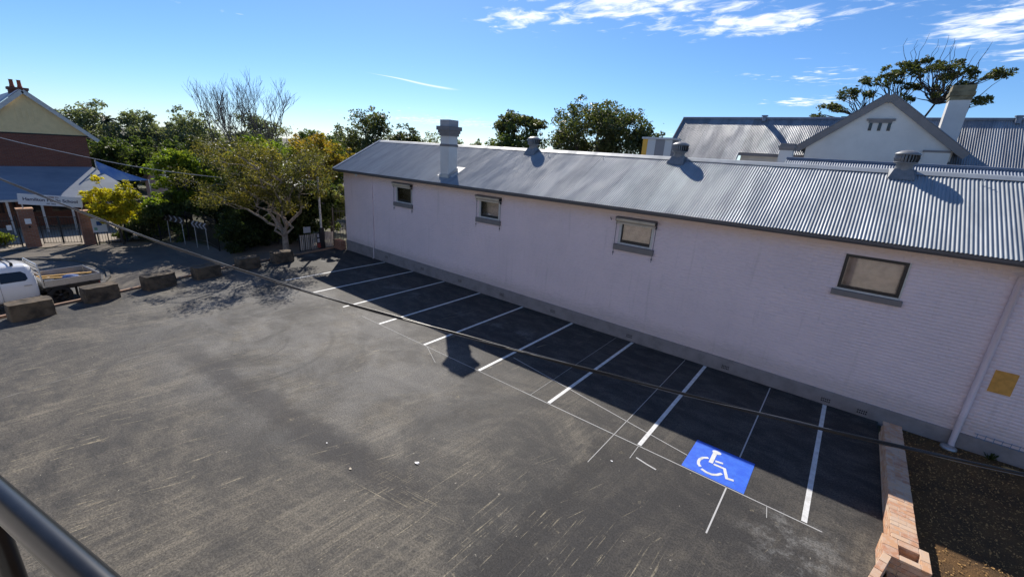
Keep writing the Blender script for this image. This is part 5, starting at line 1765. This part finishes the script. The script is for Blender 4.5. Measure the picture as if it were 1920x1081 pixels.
# chevron signs
def chevron(label, p0, p1, ztop, direction):
    A2, B2 = Vector((*p0, 0)), Vector((*p1, 0))
    root = empty('chevron_sign', (A2 + B2) / 2 + Vector((0, 0, g((p0[1] + p1[1]) / 2))))
    tag(root, label, 'road sign', 'chevron road signs')
    C0 = root.location.copy()
    d = (B2 - A2)
    ln = d.length
    d.normalize()
    nrm = Vector((0, 0, 1)).cross(d)
    if nrm.x < 0: nrm = -nrm
    mt = Matrix((d, Vector((0, 0, 1)), nrm)).transposed().to_4x4()
    mt.translation = Vector((0, 0, ztop - 0.2 - C0.z))
    b2 = MB().cbox(-ln / 2, ln / 2, -0.2, 0.2, -0.02, 0.0, 0.004).build('board', M['steel_black'], root)
    b2.matrix_local = mt
    n_ = 4
    for k in range(n_):
        cx_ = -ln / 2 + ln * (k + 0.5) / n_
        s = direction * 0.13
        wv = 0.15
        mbx = MB()
        for yy in (1, -1):
            mbx.add([(cx_ + s - wv / 2, 0, .003), (cx_ + s + wv / 2, 0, .003), (cx_ - s + wv / 2, yy * .19, .003), (cx_ - s - wv / 2, yy * .19, .003)], [(0, 1, 2, 3)])
        mbx.v = [(a_, b3, .004) for a_, b3, _ in mbx.v]
        e2 = mbx.build('chevron_mark', M['sign_grey'], root, fix=False)
        e2.matrix_local = mt
    for t_ in (-0.36, 0.36):
        q_ = d * (t_ * ln)
        MB().tube([q_ + Vector((0, 0, -0.1)) - nrm * 0.05, q_ + Vector((0, 0, ztop - C0.z - 0.02)) - nrm * 0.05], 0.025, 8).build('post', M['galv'], root)


chevron('chevron board pointing right in front of the school fence', (-34.7, 8.0), (-32.4, 8.45), 1.12, 1)
chevron('chevron board pointing left in front of the school fence', (-31.4, 8.55), (-29.8, 8.85), 1.12, -1)

# small pale-paling gates, pole and taller fence next to the building
M['pale_slat'] = pbr('pale_paling', (0.46, 0.41, 0.36), 0.7, var=0.2)


def paling(name, label, p0, p1, h, n_):
    zb = 0.06
    root = empty(name, (p0[0], p0[1], 0))
    tag(root, label, 'gate', 'low paling gates beside the building')
    B = Vector((p0[0], p0[1], 0))
    a, b_ = Vector((*p0, 0)) - B, Vector((*p1, 0)) - B
    U = Vector((0, 0, 1))
    for hh in (0.12, h - 0.1): MB().bar(a + U * hh, b_ + U * hh, 0.03, 0.05).build('rail', M['steel_black'], root)
    for p in (a, b_): MB().bar(p + U * -0.05, p + U * (h + 0.05), 0.05, 0.05).build('stile', M['steel_black'], root)
    proto = None
    for k in range(n_):
        q_ = a.lerp(b_, (k + 0.5) / n_) + Vector((0.03, 0, 0))
        if proto is None: proto = MB().box(-.009, .009, -.03, .03, zb, h).build('paling', M['pale_slat'], root, loc=q_)
        else: inst(proto, loc=q_)


paling('paling_gate', 'left low gate of pale palings beside the street tree', (-24.55, 11.75), (-24.6, 12.95), 0.95, 11)
paling('paling_gate', 'right low gate of pale palings between grey pole and building', (-24.65, 13.15), (-24.7, 13.9), 0.95, 8)
picket_fence('tall_fence', 'tall black steel fence panel against the building corner', [(-24.75, 13.98), (-24.45, 14.9)], 2.35, 0.14)
tag(MB().cbox(-24.3, -23.56, 13.72, 14.06, -0.05, 0.55, 0.01).build('brick_footing', M['brick_pier']), 'short orange brick pier at the left foot of the long building', 'brick pier')
pp = empty('street_pole', (-24.55, 13.1, 0))
tag(pp, 'slim grey steel pole with signs at its foot beside the paling gates', 'pole')
MB().tube([(0, 0, -0.1), (0, 0, 4.15)], 0.065, 12).build('shaft', M['galv'], pp)
MB().tube([(0, 0, 4.15), (0, 0, 4.22)], [0.07, 0.02], 12).build('cap', M['galv'], pp)
MB().box(-0.05, 0.10, -.13, .13, 0.0, 1.28).build('meter_box', M['steel_black'], pp)
MB().cbox(0.10, 0.115, -.34, -.22, 0.74, 0.93, .003).build('sign_plate', M['sign_grey'], pp)
MB().cbox(0.10, 0.115, -.34, -.20, 0.44, 0.66, .003).build('sign_plate', M['sign_grey'], pp)
MB().cbox(0.10, 0.115, -.36, -.16, 0.12, 0.38, .003).build('sign_plate', M['warn'] if 'warn' in M else M.setdefault('warn', pbr('sign_red', (0.20, 0.035, 0.03), 0.6)), pp)
MB().box(0.09, 0.099, -.37, .12, 0.1, 0.96).build('sign_backing', M['steel_black'], pp)
tag(MB().cbox(-24.5, -24.485, 12.0, 12.42, 1.06, 1.40, .004).build('gate_notice', M['sign_grey']), 'pale rectangular notice above the left paling gate', 'notice')
tag(MB().tube([(-24.52, 12.05, 0.0), (-24.52, 12.05, 1.42)], 0.02, 6).tube([(-24.52, 12.37, 0), (-24.52, 12.37, 1.42)], 0.02, 6).build('notice_posts', M['steel_black']), 'thin black posts holding the pale notice by the paling gate', 'post')

# ------------------------------------------------------------------ stone blocks
BLK = [((-20.42, .26), (-20.55, 1.33), 'nearest weathered stone block at the left photo edge in front of the truck cab'),
       ((-21.10, 2.14), (-21.28, 3.16), 'weathered block in front of the truck tray, second from the left edge'),
       ((-21.45, 3.98), (-21.72, 5.05), 'dark weathered block third from the left edge, right of the truck'),
       ((-21.92, 5.83), (-22.10, 6.88), 'weathered block fourth from the left edge at the shaded kerb'),
       ((-22.38, 7.74), (-22.46, 8.76), 'weathered block fifth from the left edge, second left of the trunk'),
       ((-22.66, 9.51), (-22.72, 10.55), 'weathered block at the foot of the street tree trunk, last of the row')]
for i, (a, b_, lb) in enumerate(BLK):
    ax_ = Vector((b_[0] - a[0], b_[1] - a[1], 0))
    ln = ax_.length
    rs = random.Random(40 + i)
    hgt = 0.56 + rs.uniform(-.03, .03)
    dp = 0.62
    mbx = MB()
    # superellipse-like rounded block with lumpy faces
    nx2, ny2, nz2 = 9, 6, 5
    import bmesh
    bm = bmesh.new()
    bmesh.ops.create_cube(bm, size=1.0)
    bmesh.ops.subdivide_edges(bm, edges=bm.edges[:], cuts=6, use_grid_fill=True)
    for v_ in bm.verts:
        p = v_.co.copy()
        q_ = Vector((p.x * 2, p.y * 2, p.z * 2))
        # bevel long edges and chamfer the vertical corners
        m_ = sorted((abs(q_.x), abs(q_.y)))
        k = 1 - 0.07 * max(0, m_[0] - 0.62) / 0.38 * (m_[1] > 0.9)
        p.x *= k
        p.y *= k
        if q_.z > 0.6: p.x *= 0.985; p.y *= 0.975
        p = Vector((p.x * dp, p.y * ln, p.z * hgt))
        nz_ = Vector((rs.gauss(0, 1), rs.gauss(0, 1), rs.gauss(0, 1))) * 0.007
        v_.co = p + nz_
    me_ = bpy.data.meshes.new('stone_block')
    bm.to_mesh(me_)
    bm.free()
    me_.materials.append(M['sandstone'])
    o_ = bpy.data.objects.new('stone_block', me_)
    col.objects.link(o_)
    mid = Vector(((a[0] + b_[0]) / 2 - dp / 2, (a[1] + b_[1]) / 2, hgt / 2 - 0.004))
    o_.location = mid
    o_.rotation_euler = (0, 0, math.atan2(ax_.y, ax_.x) - math.pi / 2)
    tag(o_, lb, 'stone block', 'stone blocks along the kerb')

# ------------------------------------------------------------------ tray truck
ut = empty('tray_truck', (-25.28, 1.72, -0.79), R(8.6))
tag(ut, 'white dual cab pickup with an aluminium tray parked beyond the blocks', 'pickup truck')


def up_(mbx, name, m, parent=ut, fix=True, smooth=False):
    o_ = mbx.build(name, m, parent, fix=fix)
    if smooth:
        o_.data.polygons.foreach_set('use_smooth', [True] * len(o_.data.polygons))
    return o_


def loft(stations, n_half=None):
    """stations: list of (y, [(x,z)...]) half profiles from bottom to top centre -> mirrored closed skin"""
    mb_ = MB()
    rows = []
    for y, pr2 in stations:
        full = [(x, y, z_) for x, z_ in pr2] + [(-x, y, z_) for x, z_ in reversed(pr2)]
        rows.append(full)
    n_ = len(rows[0])
    vs = [p for r_ in rows for p in r_]
    fs = []
    for i in range(len(rows) - 1):
        for k in range(n_):
            fs.append((i * n_ + k, i * n_ + (k + 1) % n_, (i + 1) * n_ + (k + 1) % n_, (i + 1) * n_ + k))
    fs.append(tuple(range(n_)))
    fs.append(tuple(range((len(rows) - 1) * n_, len(rows) * n_)))
    mb_.add(vs, fs, True)
    return mb_


def prof(hw, zb, zbelt, hwroof, zroof):
    return [(hw * 0.93, zb), (hw * 0.985, zb + 0.10), (hw, (zb + zbelt) / 2), (hw * 0.985, zbelt), (hwroof + (hw - hwroof) * 0.3, zbelt + (zroof - zbelt) * 0.66), (hwroof, zroof - 0.10), (hwroof * 0.93, zroof - 0.03), (hwroof * 0.6, zroof), (0.02, zroof + 0.012)]


cab = loft([(-0.56, prof(.88, .50, 1.12, .60, 1.60)), (-0.60, prof(.905, .46, 1.14, .66, 1.70)), (-0.75, prof(.92, .44, 1.15, .68, 1.76)), (-1.3, prof(.925, .43, 1.14, .69, 1.79)), (-1.85, prof(.925, .43, 1.12, .68, 1.78)), (-2.15, prof(.925, .43, 1.11, .66, 1.72)),
            (-2.75, prof(.92, .43, 1.09, .78, 1.15)), (-3.3, prof(.90, .45, 1.02, .78, 1.08)), (-3.75, prof(.87, .45, .92, .72, 1.0)), (-3.95, prof(.80, .50, .80, .65, .90))])
cabo = up_(cab, 'cab', M['car_white'])


def side_x(z_, hw=.925, hr=.685, zb=1.14, zr2=1.78):
    return hw * 0.985 + (hr + (hw - hr) * .3 - hw * .985) * (z_ - zb) / ((zr2 - zb) * .66)


for s in (1, -1):
    for y0, y1, nm in ((-0.78, -1.50, 0), (-1.58, -2.25, 1)):
        pts = []
        if nm == 0: outline = [(-1.50, 1.19), (-0.86, 1.19), (-0.78, 1.25), (-0.80, 1.44), (-0.90, 1.54), (-1.50, 1.56)]
        else: outline = [(-2.42, 1.18), (-1.58, 1.19), (-1.58, 1.56), (-1.95, 1.55), (-2.12, 1.48)]
        vs = [(s * (side_x(z_) + 0.012), y, z_) for y, z_ in outline]
        up_(MB().add(vs, [tuple(range(len(vs)))]), 'side_window', M['glass_dark'], fix=False)
    for y in (-1.54, -2.5):
        up_(MB().tube([(s * .918, y, .50), (s * .931, y, .8), (s * .918, y, 1.13)], 0.004, 4), 'door_gap', M['interior'])
    up_(MB().cbox(s * .935 - .012, s * .935 + .012, -0.93, -0.72, .985, 1.02, .004), 'door_handle', M['aluminium'])
    up_(MB().box(s * .80 - .04, s * .80 + .04, -2.6, -0.6, .34, .42), 'side_step', M['dark_plastic'])
up_(MB().add([(-.55, -.555, 1.2), (.55, -.555, 1.2), (.5, -.575, 1.55), (-.5, -.575, 1.55)], [(0, 1, 2, 3)]), 'rear_window', M['glass_dark'], fix=False)
up_(MB().add([(-.70, -2.73, 1.20), (.70, -2.73, 1.20), (.60, -2.21, 1.68), (-.60, -2.21, 1.68)], [(0, 1, 2, 3)]), 'windscreen', M['glass_dark'], fix=False)
for s in (1, -1): up_(MB().cbox(s * .62 - .14, s * .62 + .14, -3.97, -3.86, .72, .86, .02), 'headlight', M['sign'])
up_(MB().cbox(-.82, .82, -4.04, -3.90, .42, .68, .03), 'bumper', M['dark_plastic'])
for y in (-1.05, -1.75):
    rb = up_(MB().cbox(-.66, .66, y - .025, y + .025, 1.86, 1.89, .008), 'roof_bar', M['dark_plastic'])
    for s in (1, -1): MB().box(s * .60 - .03, s * .60 + .03, y - .04, y + .04, 1.755, 1.862).build('foot', M['dark_plastic'], rb)
# chassis
up_(MB().box(-.42, -.34, -2.9, 1.25, .48, .60).box(.34, .42, -2.9, 1.25, .48, .60).box(-.34, .34, 1.1, 1.2, .49, .59).box(-.34, .34, -0.3, -0.2, .49, .59), 'chassis_rail', M['dark_plastic'])
up_(MB().tube([(-.8, 0, .375), (.8, 0, .375)], .05, 8).tube([(0, 0, .375), (0, -2.9, .45)], .04, 8), 'axle', M['dark_plastic'])
# tray
up_(MB().cbox(-.93, .93, -.40, 1.31, .73, .79, .008), 'tray_floor', M['dark_plastic'])
up_(MB().box(-.80, .80, -.38, 1.28, .60, .729), 'tray_bearer', M['dark_plastic'])
for s in (1, -1):
    sd2 = up_(MB().cbox(s * .915 - .015, s * .915 + .015, -.38, 1.30, .791, 1.06, .006), 'drop_side', M['aluminium'])
    for zz3 in (.85, .98): MB().box(s * .932 - .004, s * .932 + .004, -.37, 1.29, zz3, zz3 + .02).build('side_rib', M['aluminium'], sd2)
    for y in (-.30, .30, .95): MB().box(s * .938 - .008, s * .938 + .008, y - .045, y + .045, .72, .80).build('latch', M['steel_black'], sd2)
up_(MB().cbox(-.90, .90, 1.302, 1.332, .791, 1.06, .006), 'tailgate', M['aluminium'])
# headboard
hb = MB()
for s in (1, -1): hb.tube([(s * .86, -.42, .79), (s * .86, -.43, 1.45), (s * .74, -.44, 1.72)], .028, 8)
hb.tube([(-.74, -.44, 1.72), (.74, -.44, 1.72)], .028, 8)
for zz3 in (1.12, 1.30, 1.48, 1.6): hb.tube([(-.84, -.43, zz3), (.84, -.43, zz3)], .014, 6)
hb.box(-.85, .85, -.44, -.415, .80, 1.06)
up_(hb, 'headboard', M['aluminium'])


def wheel(x, y, s):
    tyre = up_(MB().lathe([(.24, -.11), (.33, -.125), (.37, -.10), (.378, -.05), (.378, .05), (.37, .10), (.33, .125), (.24, .11)], 28), 'wheel', M['rubber'])
    tyre.rotation_euler = (0, R(90) * s, 0)
    tyre.location = (x, y, .376)
    rim = MB().lathe([(.245, .09), (.235, .06), (.20, .0), (.0, .0)], 28)
    for k in range(6):
        a = 2 * math.pi * k / 6
        for da in (-.13, .13):
            rim.bar((.05 * math.cos(a), .05 * math.sin(a), .085), (.235 * math.cos(a + da), .235 * math.sin(a + da), .085), .03, .022)
    rim.lathe([(.07, .02), (.07, .10), (0, .105)], 14)
    rim.build('rim', M['alloy_dark'], tyre)


for x, y, s in ((.80, 0, 1), (-.80, 0, -1), (.80, -3.1, 1), (-.80, -3.1, -1)): wheel(x, y, s)
for s in (1, -1):
    up_(MB().box(s * .80 - .14, s * .80 + .14, .50, .512, .22, .62), 'mud_flap', M['rubber'])
    up_(MB().cbox(s * .72 - .12, s * .72 + .12, 1.24, 1.30, .60, .70, .01), 'tail_light', M['text_red'])
# load in the tray: separate things
tm = Matrix.Translation((-25.28, 1.72, -0.79)) @ Matrix.Rotation(R(8.6), 4, 'Z')


def load(mbx, name, m, label, cat, group=None):
    o_ = mbx.build(name, m)
    o_.matrix_world = tm
    return tag(o_, label, cat, group)


load(MB().bar((-.62, -.30, .90), (.30, 1.22, .98), .13, .05), 'timber_length', M['timber_yellow'], 'long yellow timber lying diagonally in the truck tray', 'timber')
load(MB().bar((-.75, .1, .815), (-.6, 1.25, .815), .09, .035), 'timber_length', M['timber'], 'brown timber length along the far side of the tray', 'timber')
load(MB().bar((.1, -.33, .99), (.72, 1.15, .93), .11, .045), 'timber_length', M['timber_yellow'], 'thin yellow timber lying across the near half of the tray', 'timber')
load(MB().bar((-.8, -.2, .90), (.55, .9, .86), .05, .03), 'timber_length', M['timber'], 'dark timber stick crossing over the other lengths in the tray', 'timber')
load(MB().bar((-.30, -.32, .85), (-.12, 1.2, .85), .14, .02), 'metal_channel', M['steel_black'], 'black metal channel lying lengthways in the tray', 'channel')
load(MB().bar((.62, -.30, .82), (.78, 1.25, .86), .12, .03), 'timber_length', M['timber_yellow'], 'pale timber batten along the near side of the tray', 'timber')
bagm = MB()
bagm.lathe([(0, 0), (.28, .01), (.33, .08), (.26, .19), (.11, .25), (0, .26)], 14, (.36, .52, .79))
load(bagm, 'blue_bag', M['blue_cloth'], 'crumpled blue bag in the middle of the truck tray', 'bag')
load(MB().lathe([(0, 0), (.16, .01), (.17, .05), (.09, .12), (0, .13)], 12, (-.35, .35, .79)), 'blue_bag', M['blue_cloth'], 'smaller blue bundle at the far side of the truck tray', 'bag')
load(MB().cbox(.28, .62, -.28, .02, .79, .98, .02), 'tool_box', M['dark_plastic'], 'black tool box behind the headboard in the tray', 'tool box')
load(MB().cbox(-.2, .05, -.25, .05, .79, .93, .02), 'plastic_crate', M['paper'], 'small white crate behind the headboard in the tray', 'crate')
load(MB().lathe([(0, 0), (.10, .0), (.11, .04), (.05, .09), (0, .095)], 10, (.5, .98, .79)), 'rag', M['paper'], 'white crumpled rag near the tray tail', 'rag')

# ------------------------------------------------------------------ overhead cables
def cable(name, label, pts, r, m, twist=None, group=None):
    mb_ = MB()
    if twist:
        for ph in range(twist):
            pp_ = []
            N = 160
            for k in range(N + 1):
                t_ = k / N * (len(pts) - 1)
                i = min(int(t_), len(pts) - 2)
                p = Vector(pts[i]).lerp(Vector(pts[i + 1]), t_ - i)
                a = k * 0.55 + ph * 2 * math.pi / twist
                pp_.append(p + Vector((math.cos(a) * .3, math.cos(a) * -.8, math.sin(a))) * r * 1.1)
            mb_.tube(pp_, r, 6)
    else:
        mb_.tube(pts, r, 6)
    o_ = mb_.build(name, m, fix=False)
    return tag(o_, label, 'cable', group)


def smooth_pts(ps, n_=6):
    out = []
    P = [Vector(p) for p in ps]
    for i in range(len(P) - 1):
        p0, p1, p2, p3 = P[max(i - 1, 0)], P[i], P[i + 1], P[min(i + 2, len(P) - 1)]
        for k in range(n_):
            t_ = k / n_
            out.append(0.5 * ((2 * p1) + (-p0 + p2) * t_ + (2 * p0 - 5 * p1 + 4 * p2 - p3) * t_ ** 2 + (-p0 + 3 * p1 - 3 * p2 + p3) * t_ ** 3))
    out.append(P[-1])
    return out


w1 = smooth_pts([(-35.8, -7.2, 10.2), (-26, -3.7, 7.7), (-17.55, -0.61, 5.76), (-14.09, 0.64, 5.06), (-11.86, 1.45, 4.61), (-9.5, 2.3, 4.2), (-7.13, 3.16, 3.88), (-5.02, 3.92, 3.68), (-3.19, 4.58, 3.54), (-1.37, 5.24, 3.42), (0.29, 5.84, 3.34), (2.07, 6.48, 3.30), (3.51, 7.0, 3.29), (8, 8.6, 3.36), (15, 11.2, 3.65), (22.8, 14.06, 4.2)], 8)
svc = empty('service_cable', (22.8, 14.06, 4.2))
tag(svc, 'twisted black overhead service cable crossing the whole view diagonally', 'cable')
for ph, rr, mm in ((0, 0.0135, 'wire'), (1, 0.0135, 'wire'), (2, 0.0022, 'wire_light')):  # the thin pale strand is added as a painted glint on the cable
    pp_ = []
    for k, p in enumerate(w1):
        a = k * 0.45 + ph * 2 * math.pi / 3
        e_ = 1.05 if ph < 2 else 1.5
        pp_.append(p + Vector((math.cos(a) * .3, math.cos(a) * -.8, math.sin(a))) * 0.0125 * e_ - Vector((22.8, 14.06, 4.2)))
    MB().tube(pp_, rr, 8).build('strand', M[mm], svc, fix=False)
w2 = smooth_pts([(-35.8, -7.0, 9.4), (-32.6, -1.2, 6.5), (-31.05, 1.76, 5.44), (-30.2, 3.28, 5.01), (-28.77, 5.81, 4.40), (-27.19, 8.61, 4.02), (-25.91, 10.88, 3.93), (-24.6, 13.1, 4.0)], 6)
cable('thin_cable', 'thin pale overhead wire running from upper left to the grey pole', w2, 0.017, M['wire_light'])
po = empty('power_pole', (-36, -7.2, -0.8))
tag(po, 'timber power pole carrying the overhead cables at the far left', 'pole')
MB().tube([(0, 0, -0.2), (0, 0, 11.5)], [.17, .12], 10).build('shaft', M['timber'], po)
MB().box(-.06, .06, -.9, .9, 10.6, 10.75).build('cross_arm', M['timber'], po)

# ------------------------------------------------------------------ railing next to the camera
rl = empty('balcony_railing', (-1.3, -0.12, 4.62))
tag(rl, 'dark round steel handrail with post in the lower left corner', 'railing')
RA, RB = Vector((-1.95, -0.262, 5.62)), Vector((-0.35, 0.096, 5.62))
RLO = Vector((-1.3, -0.12, 4.62))
MB().tube([RA - RLO, RB - RLO], 0.0215, 24).build('handrail', M['rail'], rl)
dr = (RB - RA).normalized()
for t_ in (-0.9, 0.30, 1.42):
    p = RA + dr * (0.62 + t_ * 0.72) - RLO
    MB().tube([(p.x, p.y, 0.0), (p.x, p.y, 0.985)], 0.017, 14).build('post', M['rail'], rl)
MB().tube([RA - RLO + Vector((0, 0, -0.85)), RB - RLO + Vector((0, 0, -0.85))], 0.014, 12).build('lower_rail', M['rail'], rl)
bal = MB().box(-2.6, 0.6, -2.4, -0.16, 4.5, 4.62)
bs = bal.build('balcony', M['concrete'])
tag(bs, kind='structure')
tag(MB().box(-2.55, -2.4, -2.35, -2.2, -0.05, 4.5).box(0.4, 0.55, -2.35, -2.2, -0.05, 4.5).box(-2.55, -2.4, -0.4, -0.25, -0.05, 4.5).box(0.4, 0.55, -0.4, -0.25, -0.05, 4.5).build('balcony_posts', M['steel_black']), kind='structure')

# the building the photographer stands on: sunlit, pale, behind the camera
hb_ = empty('balcony_building', (-3, -4.4, 0))
tag(hb_, 'pale rendered two storey building carrying the balcony, behind the viewpoint', 'building')
o_ = MB().box(-17, 9, -10, -2.41, -0.1, 8.2).build('wall', M['pale_render'] if 'pale_render' in M else M.setdefault('pale_render', pbr('pale_render', (0.82, 0.76, 0.70), 0.85, var=0.1)), hb_); o_.location = (3, 4.4, 0)
o_ = MB().prism([(-10.3, 8.2), (-2.0, 8.2), (-6.2, 10.4)], 'x', -17.3, 9.3).build('roof', M['roof'], hb_); o_.location = (3, 4.4, 0)
for x in (-14.5, -10.5, -6.5, 3.5, 6.8):
    for z0 in (1.0, 5.2):
        wf = MB().box(x - .65, x + .65, -2.405, -2.36, z0, z0 + 1.4).build('window', M['white_paint'], hb_); wf.location = (3, 4.4, 0)
        MB().box(x - .57, x + .57, -2.355, -2.345, z0 + .08, z0 + 1.32).build('pane', M['glass_dark'], wf)
dr_ = MB().box(-1.4, -0.4, -2.405, -2.36, 4.62, 6.75).build('door', M['trim_grey'], hb_); dr_.location = (3, 4.4, 0)

for wx, wy_, hh, lb_ in ((3.86, 13.93, 0.22, 'small dark weed at the plinth foot beside the timber plank'), (5.0, 13.98, 0.14, 'low weed tuft at the plinth behind the timber plank')):
    wd2 = MB()
    for k in range(26):
        a = random.uniform(0, 6.28)
        r_ = random.uniform(0.04, 0.14)
        p = Vector((math.cos(a) * r_, math.sin(a) * r_ * .6 - .04, random.uniform(0.3, 1) * hh))
        q_ = Vector((-math.sin(a), math.cos(a), 0)) * 0.016
        wd2.add([(0, 0, 0), p - q_, p * 1.25 + Vector((0, 0, -.02)), p + q_], [(0, 1, 2, 3)])
    tag(wd2.build('weed', L['hedge'], loc=(wx, wy_, 0.0), fix=False), lb_, 'weed', 'weeds along the plinth')

# ------------------------------------------------------------------ litter
def scrap(x, y, s, m, label, cat):
    rs = random.Random(int(abs(x * 100)))
    vs = [(x + math.cos(a) * s * rs.uniform(.6, 1.2), y + math.sin(a) * s * rs.uniform(.4, .9), 0.004 + rs.uniform(0, s * .35)) for a in [k * 2 * math.pi / 7 for k in range(7)]]
    vs.append((x, y, s * 0.4))
    tag(MB().add(vs, [(k, (k + 1) % 7, 7) for k in range(7)]).build('paper_scrap' if cat == 'paper' else 'dry_leaf', m, fix=False), label, cat)


scrap(-5.85, 4.82, 0.06, M['paper'], 'crumpled white paper scrap in the middle of the asphalt', 'paper')
scrap(-6.70, 3.82, 0.045, M['cream'], 'dry tan leaf on the dark seam left of the paper scrap', 'leaf')
scrap(-7.76, 3.92, 0.025, M['paper'], 'tiny pale paper fleck on the dark asphalt seam', 'paper')
scrap(-2.85, 7.68, 0.03, M['paper'], 'tiny white fleck between chalk line and bay line', 'paper')
